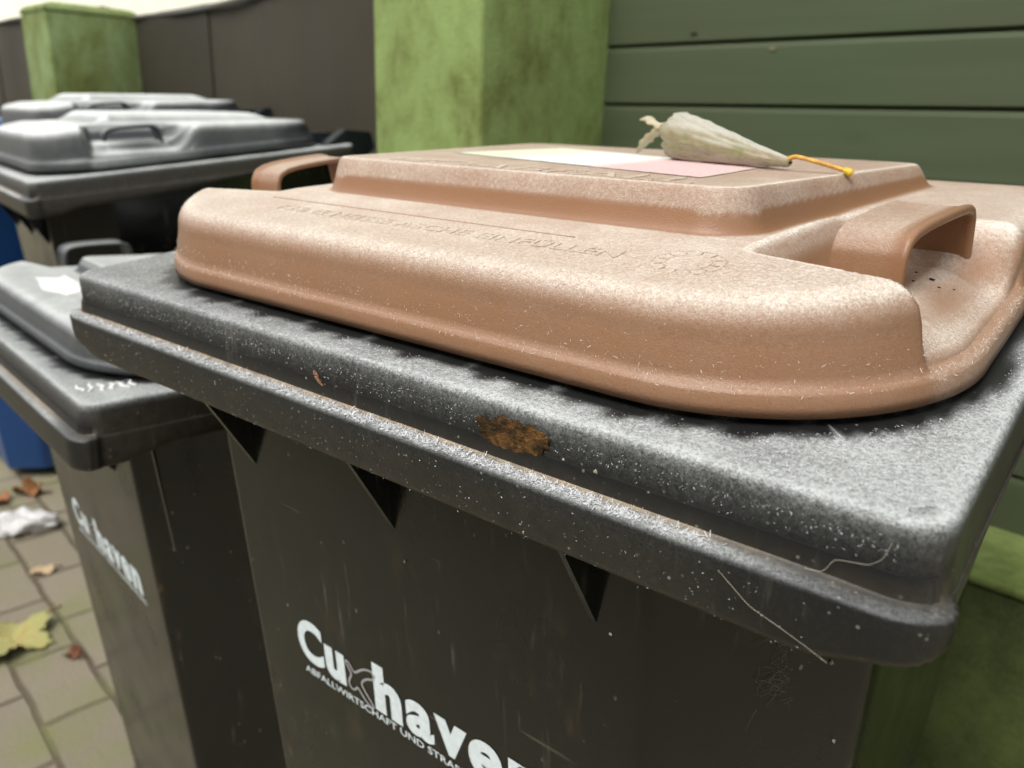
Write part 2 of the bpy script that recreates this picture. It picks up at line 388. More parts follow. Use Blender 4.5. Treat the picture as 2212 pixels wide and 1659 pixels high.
def build_rim(root, off, n, mat, gain=1.0, lift=0.0):
    O = rim_outline(n); n = len(O)
    T_ = np.roll(O, -1, 0) - np.roll(O, 1, 0); T_ /= np.linalg.norm(T_, axis=1)[:, None]
    N_ = np.stack([T_[:, 1], -T_[:, 0]], -1)                        # outward
    front = np.clip(-N_[:, 1], 0, 1)
    pro = smooth01(front, 0.15, 0.75) * 0.0075                      # the lifting comb strip only runs along the front
    lid = lid_outline(400)
    side_b = -0.0465 + smooth01(O[:, 1], 0.02, 0.06) * 0.008 + smooth01(O[:, 1], 0.06, 0.45) * 0.024
    side_b = side_b + lift * (smooth01(np.abs(O[:, 0] + 0.24), 0.205, 0.240) * 0.6 + 0.4 * smooth01(np.abs(O[:, 0] + 0.24), 0.232, 0.240))
    # profile: (offset base, offset * protrusion, z, frost, dirt, zflag)
    prof = [(-0.075, 0, -0.0015, .6, 0), (-0.066, 0, -0.0005, .6, 0), (-0.056, 0, 0, .6, 0), (-0.048, 0, 0, .62, 0), (-0.040, 0, 0, .62, 0), (-0.034, 0, 0, .62, 0), (-0.029, 0, 0, .62, 0), (-0.024, 0, 0, .62, 0), (-0.019, 0, 0, .62, 0), (-0.014, 0, 0.0002, .64, 0), (-0.009, 0, 0.0004, .66, 0), (-0.0045, 0, 0.0004, .72, 0),
            (-0.0026, 0, 0.0000, .78, 0), (-0.0012, 0, -0.0010, .60, 0), (-0.0005, 0, -0.0030, .38, 0), (-0.0002, 0, -0.0070, .26, 0), (0, 0, -0.0125, .15, 0), (0.0002, 0, -0.0170, .08, 0), (0.0004, 0, -0.0205, .05, 0.25),
            (0.0006, 0.01, -0.0226, .03, 0.95), (0.0008, 0.04, -0.0246, .03, 1.0), (0.0009, 0.18, -0.0258, .10, 1.0), (0.0010, 0.34, -0.0264, .30, 0.8), (0.0010, 0.56, -0.0267, .66, 0.3), (0.0012, 0.88, -0.0272, .70, 0), (0.0016, 0.985, -0.0281, .34, 0), (0.0018, 1.0, -0.0300, .09, 0), (0.0019, 1.0, -0.0390, .05, .05), (0.0020, 1.0, -0.0460, .045, .05), (0.0018, 1.0, -0.0515, .04, .08), ]
    V = []; fr = []; di = []
    def inset(o):
        if np.ndim(o) or o > -0.012: return O + N_ * np.asarray(o)[..., None]
        q = O - N_ * 0.0125
        return np.stack([np.clip(q[:, 0], -W0 - o, o), np.clip(q[:, 1], -o, D0 + o)], -1)
    for (o, p, z, f, d) in prof:
        z *= 0.83
        zz = np.full(n, z)
        if z < -0.0225: zz = -0.0225 + (z + 0.0225) * (side_b + 0.0225) / (-0.0465 + 0.0225)
        q = inset(o + p * pro) if p else inset(o)
        V.append(np.concatenate([q, zz[:, None]], 1))
        ff = np.full(n, f)
        if o < -0.004 and z > -0.003:                               # bare wet band under the lid's edge
            dl = np.sqrt(((q[:, None, :] - lid[None, :, :]) ** 2).sum(-1)).min(1)
            inside = (q[:, 0] > LX0) & (q[:, 0] < LX1) & (q[:, 1] > LY0)
            jit = 0.0018 * np.sin(O[:, 0] * 310) + 0.0015 * np.sin(O[:, 0] * 127 + O[:, 1] * 90)
            ff = ff * smooth01(dl + jit, 0.0035, 0.0085)
            cor = np.exp(-((q[:, 0] + 0.02) ** 2 + (q[:, 1] - 0.03) ** 2) / 0.02 ** 2)
            ff = ff + 0.10 * cor * (dl > 0.007)
        if o >= 0.0004 and z < -0.0185: ff = ff * (0.25 + 0.75 * smooth01(front, 0.2, 0.9)) * (1 - 0.6 * smooth01(O[:, 0], -0.07, -0.02))
        elif z < -0.004: ff = ff * (0.35 + 0.65 * front)
        if z > -0.004: ff = ff * (0.90 + 0.26 * smooth01(O[:, 0], -0.40, -0.06))
        fr.append(ff); di.append(np.full(n, d) * smooth01(front, 0.1, 0.6) * (1 - 0.85 * smooth01(O[:, 0], -0.09, -0.03)) + (0.12 if -0.045 < z < -0.005 else 0) * (1 - front))
    lipz = V[-1][:, 2]
    for (o, dz) in ((0.0012, -0.0022), (-0.0002, -0.0030), (-0.0016, -0.0024), (-0.0026, 0.004)):
        q = O + N_ * (o + pro)[:, None]; V.append(np.concatenate([q, (lipz + dz)[:, None]], 1)); fr.append(np.full(n, .05)); di.append(np.full(n, .25))
    q = O + N_ * (pro * 0.6 - 0.0035)[:, None]; V.append(np.concatenate([q, np.full((n, 1), -0.015)], 1)); fr.append(np.zeros(n)); di.append(np.zeros(n))
    q = inset(-0.05); V.append(np.concatenate([q, np.full((n, 1), -0.014)], 1)); fr.append(np.zeros(n)); di.append(np.zeros(n))
    k = len(V)
    P = np.concatenate(V)
    Fs = grid_faces(k, n, True)[:, ::-1]
    fr = np.clip(np.concatenate(fr) * gain, 0, .95)
    return mesh_obj('rim', rim2up(P) + off, Fs, mat, root, attrs={'frost': fr, 'dirt': np.concatenate(di)}, sharp=60)

WALL_Y, WALL_Z, TAPER = 0.0353, -0.097, 0.080
BDX = BDY = 0.0
def wall_front(zu): return WALL_Y + BDY + TAPER * (WALL_Z - zu)

def build_body(root, off, h, mat, flat=0.142, bend=0.004, dx=0.0):
    """tapered body in the upright frame (origin at rim corner, ground at z=-h)"""
    def ring(zu):
        dz = (WALL_Z - zu)
        yf = wall_front(zu); yb = 0.455 - 0.035 * dz; hx = 0.212 - max(dx - 0.005, 0) - 0.038 * dz; cx_ = -0.24 + dx
        fl = flat - 0.02 * dz
        p = []
        def arc(ax, ay, bx, by, cx2, cy2, k=9):               # quadratic bend through a corner
            for t in np.linspace(0, 1, k): p.append(((1 - t) ** 2 * ax + 2 * t * (1 - t) * bx + t * t * cx2, (1 - t) ** 2 * ay + 2 * t * (1 - t) * by + t * t * cy2))
        sx, sy = cx_ + hx, yf + 0.075
        L = math.hypot(hx - fl, 0.075); ux, uy = (hx - fl) / L, 0.075 / L
        for x in np.linspace(cx_ - fl + bend, cx_ + fl - bend, 7): p.append((x, yf))
        arc(cx_ + fl - bend, yf, cx_ + fl, yf, cx_ + fl + ux * bend, yf + uy * bend)
        arc(sx - ux * bend * 2, sy - uy * bend * 2, sx, sy, sx, sy + bend * 2)
        arc(sx, yb - 0.03, sx, yb, sx - 0.03, yb)
        arc(2 * cx_ - sx + 0.03, yb, 2 * cx_ - sx, yb, 2 * cx_ - sx, yb - 0.03)
        mx = 2 * cx_ - sx
        arc(mx, sy + bend * 2, mx, sy, mx + ux * bend * 2, sy - uy * bend * 2)
        arc(cx_ - fl - ux * bend, yf + uy * bend, cx_ - fl, yf, cx_ - fl + bend, yf)
        return [(x, y, zu) for x, y in p]
    zs = np.r_[-0.012, -0.05, WALL_Z, np.linspace(-0.15, -h + 0.03, 12)]
    V = []; m = len(ring(-0.1))
    for z in zs:
        rr = np.array(ring(z))
        if z > -0.03: rr[:, 2] += rr[:, 1] * SA          # the top follows the sloping rim
        V += [tuple(q) for q in rr]
    Fs = [tuple(f) for f in grid_faces(len(zs), m, True)[:, ::-1]]
    Fs.append(tuple(range((len(zs) - 1) * m, len(zs) * m)))
    return mesh_obj('body', np.array(V) + off, Fs, mat, root, sharp=25)

def text_mesh(s, bold=0.0, res=6):
    cu = bpy.data.curves.new('t', 'FONT'); cu.body = s; cu.size = 1; cu.offset = bold; cu.resolution_u = res
    ob = bpy.data.objects.new('t', cu); C.objects.link(ob)
    dg = bpy.context.evaluated_depsgraph_get(); dg.update()
    me = bpy.data.meshes.new_from_object(ob.evaluated_get(dg))
    V = np.array([v.co[:] for v in me.vertices]); Fs = [tuple(p.vertices) for p in me.polygons]
    bpy.data.objects.remove(ob); bpy.data.curves.remove(cu); bpy.data.meshes.remove(me)
    return V, Fs

def fit(V, x0, x1, y0, y1):
    a, b = V[:, :2].min(0), V[:, :2].max(0); o = V.copy()
    o[:, 0] = x0 + (V[:, 0] - a[0]) / (b[0] - a[0]) * (x1 - x0); o[:, 1] = y0 + (V[:, 1] - a[1]) / (b[1] - a[1]) * (y1 - y0)
    return o

def on_wall(V2, lift=0.0004):
    """(x, z in the rim frame) on the front wall -> upright frame"""
    x = V2[:, 0]; zt = V2[:, 1]; zu = 0.025 * SA + zt * CA
    return np.stack([x, wall_front(zu) - lift, zu], -1)

GLYPHS = [('C', -0.3395, -0.3158, -0.2290, -0.1970), ('u', -0.3140, -0.2962, -0.2300, -0.2068), ('h', -0.2712, -0.2490, -0.2318, -0.1978),
          ('a', -0.2458, -0.2245, -0.2316, -0.2072), ('v', -0.2238, -0.2004, -0.2304, -0.2066), ('e', -0.1996, -0.1766, -0.2310, -0.2050), ('n', -0.1730, -0.1500, -0.2304, -0.2045)]
def build_logo(root, off):
    off = off + np.array([BDX + 0.003, 0, 0])
    mb = MB()
    for ch, x0, x1, z0, z1 in GLYPHS:
        V, Fs = text_mesh(ch, {'C': 0.040, 'a': 0.038, 'e': 0.032}.get(ch, 0.055)); mb.add(on_wall(fit(V, x0, x1, z0, z1)) + off, Fs)
    lo = mb.obj('lettering', m_logo, root, smooth=False); lo['label'] = 'white printed word on the front of the bin'
    mb = MB()
    V, Fs = text_mesh('ABFALLWIRTSCHAFT UND STRASSENREINIGUNG', 0.012, 3)
    mb.add(on_wall(fit(V, -0.3360, -0.1460, -0.2385, -0.2335)) + off, Fs)
    mb.obj('lettering', m_logo, root, smooth=False)
    # the x is a little fish drawn in outline
    P = [(-.2945, -.2092), (-.2925, -.2090), (-.2902, -.2118), (-.2880, -.2148), (-.2850, -.2126), (-.2800, -.2082), (-.2740, -.2058), (-.2712, -.2062), (-.2698, -.2085), (-.2712, -.2112), (-.2760, -.2130), (-.2805, -.2165), (-.2822, -.2200), (-.2800, -.2235), (-.2765, -.2272), (-.2728, -.2318), (-.2740, -.2334), (-.2790, -.2316), (-.2840, -.2265), (-.2858, -.2240), (-.2880, -.2270), (-.2905, -.2285), (-.2930, -.2272), (-.2938, -.2240), (-.2915, -.2195), (-.2905, -.2170), (-.2925, -.2135), (-.2950, -.2105)]
    P = np.array(P); k = len(P)
    for _ in range(1):
        P = np.stack([0.75 * P + 0.25 * np.roll(P, -1, 0), 0.25 * P + 0.75 * np.roll(P, -1, 0)], 1).reshape(-1, 2)
    T_ = np.roll(P, -1, 0) - np.roll(P, 1, 0); T_ /= np.linalg.norm(T_, axis=1)[:, None]; N_ = np.stack([-T_[:, 1], T_[:, 0]], -1)
    V = np.concatenate([on_wall(P + N_ * 0.00075), on_wall(P - N_ * 0.00075)]) + off
    mesh_obj('emblem', V, grid_faces(2, len(P), True), m_logo_line, root, smooth=False)

def build_ribs(root, off, mat, extra=()):
    for cx_ in (-0.3555, -0.2405, -0.1225) + tuple(extra):
        t = 0.0014; V = []
        yf, zt = -0.0040, -0.105
        if isinstance(cx_, tuple): cx_, yf, zt = cx_
        pts = [(max(0.004, yf), -0.016), (yf, -0.0405), (None, zt), (None, -0.016)]
        for sx in (-t, t):
            for (y, z) in pts:
                if y is None:
                    zu = 0.025 * SA + z * CA; q = np.array([cx_ + sx, wall_front(zu) + 0.002, zu])
                else: q = rim2up(np.array([cx_ + sx, y, z]))
                V.append(q + off)
        mesh_obj('rib', V, [(0, 1, 2, 3), (7, 6, 5, 4), (0, 4, 5, 1), (1, 5, 6, 2), (2, 6, 7, 3), (3, 7, 4, 0)], mat, root, smooth=False)

def build_back(root, off, h, mat, hz=0.0):
    """hinge, grab bar and wheels at the back of the bin"""
    for sx in (-0.075, -0.405):
        mb = MB()
        prof = [(0.345, 0.020), (0.40, 0.022), (0.455, 0.018), (0.50, 0.012), (0.512, 0.000), (0.50, -0.016), (0.46, -0.018), (0.36, 0.004)]
        prof = [(a, b + hz) for a, b in prof]
        V = [(sx + s, y, z) for s in (-0.016, 0.016) for y, z in prof]; k = len(prof)
        Fs = [tuple(range(k))[::-1], tuple(range(k, 2 * k))] + [(i, (i + 1) % k, k + (i + 1) % k, k + i) for i in range(k)]
        mb.add(rim2up(np.array(V)) + off, Fs)
        mb.obj('hinge', m_dark, root, sharp=40)
    V, Fs = tube(rim2up(np.array([(-0.02, 0.492, -0.004), (-0.24, 0.492, -0.004), (-0.46, 0.492, -0.004)])) + off, 0.013, 14)
    mesh_obj('grab_bar', V, Fs, m_dark, root, sharp=50)
    for sx in (-0.03, -0.45):
        mb = MB()
        prof = [(0.43, 0.0), (0.47, 0.022), (0.515, 0.014), (0.52, -0.012), (0.49, -0.03), (0.44, -0.045)]
        V = [(sx + s, y, z) for s in (-0.012, 0.012) for y, z in prof]; k = len(prof)
        mb.add(rim2up(np.array(V)) + off, [tuple(range(k))[::-1], tuple(range(k, 2 * k))] + [(i, (i + 1) % k, k + (i + 1) % k, k + i) for i in range(k)])
        mb.obj('bracket', m_dark, root, sharp=40)
    for sx in (-0.045, -0.435):
        a = np.linspace(0, 2 * np.pi, 36, endpoint=False); prof = [(0.02, 0.0), (0.07, 0.0), (0.092, -0.004), (0.10, -0.012), (0.10, -0.034), (0.092, -0.042), (0.07, -0.046), (0.02, -0.046)]
        V = [(sx + (0.02 if sx > -0.24 else 0.026) + q, 0.47 + r * math.cos(t), -h + 0.10 + r * math.sin(t)) for r, q in prof for t in a]
        Fs = [tuple(f) for f in grid_faces(len(prof), 36, True)] + [tuple(range(36))[::-1], tuple(range(7 * 36, 8 * 36))]
        mesh_obj('wheel', np.array(V) + off, Fs, m_rubber, root, sharp=35)
    V, Fs = tube(np.array([(-0.04, 0.47, -h + 0.10), (-0.24, 0.47, -h + 0.10), (-0.44, 0.47, -h + 0.10)]) + off, 0.011, 12)
    mesh_obj('axle', V, Fs, m_dark, root, sharp=50)

def wheelie_bin(name, corner, yaw, label, lid_mat, rim_mat, body_mat, dens=(420, 110, 360), logo=False, gain=1.0, rim_gain=1.0, brown=False, ground=0.0, tilt=6.0, zs=1.0, dx=0.0, extra=(), hz=0.0, lys=1.0, dy=0.0, pw=0.0085):
    """corner: world position of the rim's front right corner"""
    global ZS, BDX, BDY, ZH, LYS, PW
    PW = pw
    set_tilt(tilt); ZS = zs; BDX = dx; BDY = dy; ZH = 1 + (zs - 1) * 0.25; LYS = lys
    h = corner[2] - ground; ya = R(yaw)
    cxl, cyl = -W0 / 2, 0.24
    base = (corner[0] + math.cos(ya) * cxl - math.sin(ya) * cyl, corner[1] + math.sin(ya) * cxl + math.cos(ya) * cyl, ground)
    root = empty(name, base, ya, label, 'bin', 'wheelie bins lined up along the fence')
    off = np.array([-cxl, -cyl, h])
    build_body(root, off, h, body_mat, dx=dx)
    build_rim(root, off, dens[2], rim_mat, rim_gain, 0.016 if brown else 0.0)
    build_ribs(root, off, body_mat, extra)
    lid = build_lid(root, off, dens[0], dens[1], lid_mat, gain, brown)
    strap_handle(1, lid_mat, lid, off); strap_handle(-1, lid_mat, lid, off)
    build_back(root, off, h, body_mat, hz)
    if logo: build_logo(root, off)
    return root, lid, off

C3 = (-1.18, 0.324, 0.88)
bin3, lid3, off3 = wheelie_bin('wheelie_bin', C3, -6.0, 'grey frosted wheelie bin with its hinge side in front of the brown screen', m_lid_grey, m_rim, m_body, (700, 260, 500), False, 1.4, 1.3, zs=1.4, lys=1.15, pw=0.034)
C4 = (-1.72, 0.50, 0.912)
bin4, lid4, off4 = wheelie_bin('wheelie_bin', C4, -3.0, 'grey frosted wheelie bin half hidden in front of the shorter mossy post', m_lid_grey, m_rim, m_body, (500, 200, 300), False, 1.4, 1.3, zs=1.4, lys=1.15, pw=0.034)
C5 = (-2.26, 0.40, 0.862)
bin5, lid5, off5 = wheelie_bin('wheelie_bin', C5, -2.0, 'blue wheelie bin at the far end of the row', m_lid_blue, m_rim_blue, m_body_blue, (300, 70, 260), False, 0.55, 0.5, zs=1.0)
C2 = (-0.557, 0.1645, 0.783)
bin2, lid2, off2 = wheelie_bin('wheelie_bin', C2, -2.0, 'low grey-lidded wheelie bin tucked against the left of the brown-lidded bin', m_lid_grey, m_rim, m_body, (600, 160, 600), True, 1.08, 1.0, ground=-0.02, tilt=-1.0, zs=0.72, dx=0.026, extra=((-0.014, 0.046, -0.135),), dy=0.014)
C1 = (-0.0439, 0.2051, 0.8796)
bin1, lid1, off1 = wheelie_bin('wheelie_bin', C1, 5.647, 'nearest black wheelie bin with a frosted brown lid carrying a rolled leaf', m_lid_brown, m_rim, m_body, (1000, 300, 1100), True, brown=True, hz=-0.025)

# ------------------------------------------------------------------ things on the bins
def rim_pt(P, corner, yaw):
    """rim frame of a bin -> world"""
    U = rim2up(np.asarray(P, float)); c, s = math.cos(R(yaw)), math.sin(R(yaw))
    return np.stack([corner[0] + c * U[..., 0] - s * U[..., 1], corner[1] + s * U[..., 0] + c * U[..., 1], corner[2] + U[..., 2]], -1)

# frost needles on bin 1
def needles(N, sampler, lmin, lmax, wid):
    P, Nn = sampler(N)
    d = rng.normal(size=(N, 3)); d -= Nn * (d * Nn).sum(1)[:, None] * 0.75; d += Nn * rng.uniform(0.0, 0.7, (N, 1)); d /= np.linalg.norm(d, axis=1)[:, None]
    L = rng.uniform(lmin, lmax, (N, 1)) * rng.uniform(0.5, 1, (N, 1)); wv = np.cross(d, rng.normal(size=(N, 3))); wv /= np.linalg.norm(wv, axis=1)[:, None]
    ww = wid * rng.uniform(0.6, 1.3, (N, 1))
    A = P - wv * ww; B = P + wv * ww; E = P + d * L; 
    V = np.stack([A, B, E + wv * ww * .6, E - wv * ww * .6], 1).reshape(-1, 3)
    return V, np.arange(4 * N).reshape(-1, 4)

def samp_ledge(N):
    x = rng.uniform(-0.475, -0.05, N); x = np.where(rng.random(N) < 0.7, x, rng.normal(-0.16, 0.06, N)); x = np.where((x < -0.476) | (x > -0.06), rng.uniform(-0.47, -0.07, N), x)
    cl_ = np.round(x * 260) / 260 + rng.normal(size=N) * 0.0011; x = np.where(rng.random(N) < 0.65, cl_ + 0.002 * np.sin(cl_ * 520), x)
    y = -0.0026 - rng.beta(2.4, 1.8, N) * 0.0060; z = -0.0218 - 0.06 * np.maximum(-y - 0.0055, 0)
    return np.stack([x, y, z], -1), np.tile([0.0, -0.3, 0.95], (N, 1))
def samp_upper(N):
    x = rng.uniform(-0.478, -0.012, N); t = rng.beta(0.8, 2.6, N); z = -0.001 - t * 0.017
    y = np.interp(-z, [0, .002, .0045, .008, .024], [.004, .0018, .0006, 0, -.0005])
    return np.stack([x, y, z + 0.0003], -1), np.tile([0.0, -0.9, 0.4], (N, 1))
def samp_top(N):
    x = rng.uniform(-0.475, -0.004, N); y = rng.uniform(0.004, 0.05, N)
    k = rng.random(N) < 0.35
    x = np.where(k, rng.uniform(-0.06, -0.003, N), x); y = np.where(k, rng.uniform(0.004, 0.16, N), y)
    O = lid_outline(300); q = np.stack([x, y], -1)
    dl = np.sqrt(((q[:, None] - O[None]) ** 2).sum(-1)).min(1)
    ins = (x > LX0 + .02) & (x < LX1 - .02) & (y > LY0 + 0.02)
    ok = (dl > 0.005) & ~ins & ~((x + 0.1095 < 0) & (y > LY0) & (x > LX0 + 0.095))
    q = q[ok]; return np.concatenate([q, np.full((len(q), 1), 0.0005)], 1), np.tile([0.0, 0, 1], (len(q), 1))
def samp_strip(N):
    x = rng.uniform(-0.475, -0.03, N); z = rng.uniform(-0.045, -0.026, N)
    return np.stack([x, np.full(N, -0.0097), z], -1), np.tile([0.0, -1, 0.0], (N, 1))
def samp_skirt(lo, hi, bias=1.0):
    def f(N):
        O = lid_outline(1200); T_ = np.roll(O, -1, 0) - np.roll(O, 1, 0); T_ /= np.linalg.norm(T_, axis=1)[:, None]; Nin = np.stack([-T_[:, 1], T_[:, 0]], -1)
        i = np.concatenate([rng.integers(0, 420, N), rng.integers(860, 1200, N)]); rng.shuffle(i); i = i[:N]
        d = lo + (hi - lo) * rng.random(N) ** bias
        q = O[i] + Nin[i] * d[:, None]; z = lid_z(q[:, 0], q[:, 1], d)
        nn = np.concatenate([-Nin[i] * 0.85, np.full((N, 1), 0.45)], 1)
        return np.concatenate([q, z[:, None]], 1) + nn * 0.0002, nn
    return f
def cl(f):
    def g(N):
        P, n_ = f(N); return P, n_
    return g
def stuff_part(name, sets, mat, root, off):
    Vs = []; Fs = []; b = 0
    for N, smp, a0, a1, wd in sets:
        P, n_ = smp(N); 
        V, F_ = needles(len(P), lambda _: (P, n_), a0, a1, wd)
        Vs.append(V); Fs.append(F_ + b); b += len(V)
    o = mesh_obj(name, rim2up(np.concatenate(Vs)) + off, np.concatenate(Fs), mat, root, smooth=False)
    o['kind'] = 'stuff'; return o
stuff_part('frost_crystals', [(6500, samp_ledge, 0.0009, 0.0029, 0.00013), (3600, samp_upper, 0.0004, 0.0011, 0.00008), (7000, samp_top, 0.0004, 0.0010, 0.00009), (500, samp_strip, 0.0004, 0.0010, 0.00007)], m_needle, bin1, off1)
fc = stuff_part('frost_crystals', [(1500, samp_skirt(0.0006, 0.0045), 0.0006, 0.0021, 0.00008), (1500, samp_skirt(0.003, 0.012), 0.0004, 0.0011, 0.00007), (2200, samp_skirt(0.008, 0.016, .8), 0.0004, 0.0009, 0.00008)], m_needle_b, lid1, off1)

# embossed writing on the brown lid
def emboss(name, text, x0, x1, y0, y1, lift, mat, parent, off, bold=0.0, skew=0.0, ang=0.0):
    V, Fs = text_mesh(text, bold, 4); q = fit(V, 0, 1, 0, 1)
    x = x0 + q[:, 0] * (x1 - x0); y = y0 + q[:, 1] * (y1 - y0) + ang * (x - x0)
    n = len(V); top = np.stack([x, y, lid_top(x, y) + lift], -1); bot = np.stack([x, y, lid_top(x, y) - 0.0004], -1)
    from collections import Counter
    ec = Counter()
    for f in Fs:
        for a, b in zip(f, f[1:] + f[:1]): ec[(a, b)] += 1
    side = [(a + n, b + n, b, a) for (a, b) in ec if (b, a) not in ec]
    fr = np.r_[np.full(n, 0.66), np.full(n, 0.62)]
    return mesh_obj(name, rim2up(np.r_[top, bot]) + off, list(Fs) + side, mat, parent, smooth=False, attrs={'frost': fr})
emboss('lettering', 'KEINE HEISSE ASCHE EINF\u00dcLLEN', -0.345, -0.135, 0.0575, 0.0665, 0.00035, m_lid_brown, lid1, off1)
emboss('lettering', 'BIOABFALL', -0.325, -0.135, 0.116, 0.137, 0.0004, m_lid_brown, lid1, off1)
# moulding line and date ring
V, Fs = tube([(x, 0.0745, float(lid_top(np.array([x]), np.array([0.0745]))[0])) for x in np.linspace(-0.37, -0.165, 30)], 0.0004, 6)
mesh_obj('moulding_line', rim2up(V) + off1, Fs, m_lid_brown, lid1, attrs={'frost': np.full(len(V), 0.3)})
mb = MB()
for rr in (0.0135, 0.0085):
    a = np.linspace(0, 2 * np.pi, 60); px = -0.108 + rr * np.cos(a); py = 0.064 + rr * np.sin(a)
    V, Fs = tube(np.stack([px, py, lid_top(px, py) + 0.0000], -1), 0.00035, 6, False); mb.add(rim2up(V) + off1, Fs)
for a in np.linspace(0, 2 * np.pi, 12, endpoint=False):
    px = -0.108 + np.array([0.0095, 0.0122]) * math.cos(a); py = 0.064 + np.array([0.0095, 0.0122]) * math.sin(a)
    V, Fs = tube(np.stack([px, py, lid_top(px, py) + 0.0001], -1), 0.0004, 5); mb.add(rim2up(V) + off1, Fs)
o = mb.obj('date_ring', m_lid_brown, lid1)
at = o.data.attributes.new('frost', 'FLOAT', 'POINT'); at.data.foreach_set('value', np.full(len(o.data.vertices), 0.64, dtype=np.float32))

# ------------------------------------------------------------------ ground and walls
def ground_mat():
    t = NT('old_concrete_pavers')
    mp = t.n('ShaderNodeMapping'); mp.inputs['Rotation'].default_value = (0, 0, R(2.5)); mp.inputs['Location'].default_value = (0.02, 0.017, 0)
    nz = t.n('ShaderNodeTexNoise'); nz.inputs['Scale'].default_value = 14; t.l(t.co(), nz.inputs['Vector'])
    ad = t.n('ShaderNodeVectorMath', operation='MULTIPLY_ADD'); ad.inputs[1].default_value = (0.012,) * 3
    t.l(nz.outputs['Color'], ad.inputs[0]); t.l(t.co(), ad.inputs[2]); t.l(ad.outputs[0], mp.inputs[0])
    br = t.n('ShaderNodeTexBrick'); t.l(mp.outputs[0], br.inputs['Vector'])
    br.inputs['Scale'].default_value = 1; br.inputs['Brick Width'].default_value = 0.197; br.inputs['Row Height'].default_value = 0.110
    br.inputs['Mortar Size'].default_value = 0.006; br.inputs['Mortar Smooth'].default_value = 0.35; br.inputs['Bias'].default_value = 0.0
    br.inputs['Color1'].default_value = (0.235, 0.205, 0.148, 1); br.inputs['Color2'].default_value = (0.29, 0.255, 0.185, 1); br.inputs['Mortar'].default_value = (0.12, 0.095, 0.065, 1)
    n1 = t.noise(120, 4, 0.7); c = t.mix(t.math('MULTIPLY', n1, 0.35), br.outputs['Color'], (0.20, 0.175, 0.13))
    ms = t.noise(5.5, 4, 0.6, lo=0.48, hi=0.68); c = t.mix(t.math('MULTIPLY', ms, 0.6), c, (0.20, 0.22, 0.08))
    t.out(c, 0.9, 0.2)
    t.bump(t.math('ADD', t.math('MULTIPLY', br.outputs['Fac'], -1.0), t.math('MULTIPLY', n1, 0.15)), 0.8, 0.006)
    return t.m
gx = 60
tag(mesh_obj('ground', [(-gx, -gx, 0), (gx, -gx, 0), (gx, gx, 0), (-gx, gx, 0)], [(0, 1, 2, 3)], ground_mat(), smooth=False), kind='structure')

def green_concrete(name, a, b, moss, streak=1.0):
    t = NT(name)
    n1 = t.noise(9, 6, 0.68, vec=t.co((1, 1, 0.62)), lo=0.36, hi=0.66); n2 = t.noise(34, 5, 0.72, vec=t.co((1, 1, 0.6)), lo=0.42, hi=0.70); n3 = t.noise(170, 3, 0.7)
    c = t.mix(n1, a, b)
    c = t.mix(t.math('MULTIPLY', t.math('MULTIPLY', n2, n1), 0.8 * streak), c, moss)
    rs = t.noise(7, 5, 0.6, lo=0.62, hi=0.74); c = t.mix(t.math('MULTIPLY', rs, 0.35), c, (0.12, 0.075, 0.03))
    c = t.mix(t.math('MULTIPLY', n3, 0.15), c, (0.12, 0.15, 0.08))
    t.out(c, 0.85, 0.25); t.bump(t.math('ADD', n3, n2), 0.35, 0.0012); return t.m
m_post = green_concrete('mossy_green_concrete', (0.235, 0.325, 0.105), (0.175, 0.225, 0.068), (0.085, 0.095, 0.012), 1.25)
m_post2 = green_concrete('mossy_green_concrete_dark', (0.22, 0.30, 0.125), (0.14, 0.165, 0.04), (0.075, 0.088, 0.01), 1.4)
m_plinth = green_concrete('mossy_plinth_shaded', (0.080, 0.105, 0.026), (0.032, 0.045, 0.010), (0.018, 0.024, 0.004))  # mossy green darkened: the deep shade on the plinth's front is in the colour

m_lit_top = green_concrete('mossy_green_lit_top', (0.20, 0.26, 0.08), (0.12, 0.16, 0.04), (0.06, 0.08, 0.01), 1.3)  # lighter green, sky light on the plinth's top painted in
def post(name, x0, x1, y0, y1, top, mat, label):
    r = empty(name, ((x0 + x1) / 2, (y0 + y1) / 2, 0), 0, label, 'post', 'green concrete posts in the fence')
    hx, hy = (x1 - x0) / 2, (y1 - y0) / 2
    o = boxes('shaft', [(-hx, hx, -hy, hy, 0, top - 0.012)], mat, r, 0.007, 3)
    V = []; prof = [(0.0, -0.0125), (0.0, -0.006), (0.004, 0.0), (0.012, 0.006), (0.03, 0.011), (0.06, 0.014)]
    ring = lambda d, z: [(-hx + d, -hy + d, top + z), (hx - d, -hy + d, top + z), (hx - d, hy - d, top + z), (-hx + d, hy - d, top + z)]
    for d, z in prof: V += ring(d - 0.001, z)
    Fs = [tuple(f) for f in grid_faces(len(prof), 4, True)] + [tuple(range(4 * len(prof) - 4, 4 * len(prof)))]
    c = mesh_obj('cap', V, Fs, mat, r, smooth=False)
    return r
FY = 0.97
post('concrete_post', -0.986, -0.767, 0.7256, FY + 0.04, 1.20, m_post, 'tall light green concrete post standing right behind the brown lid')
post('concrete_post', -2.595, -2.40, 0.755, FY + 0.02, 1.215, m_post2, 'shorter mossy concrete post standing between two brown screens')

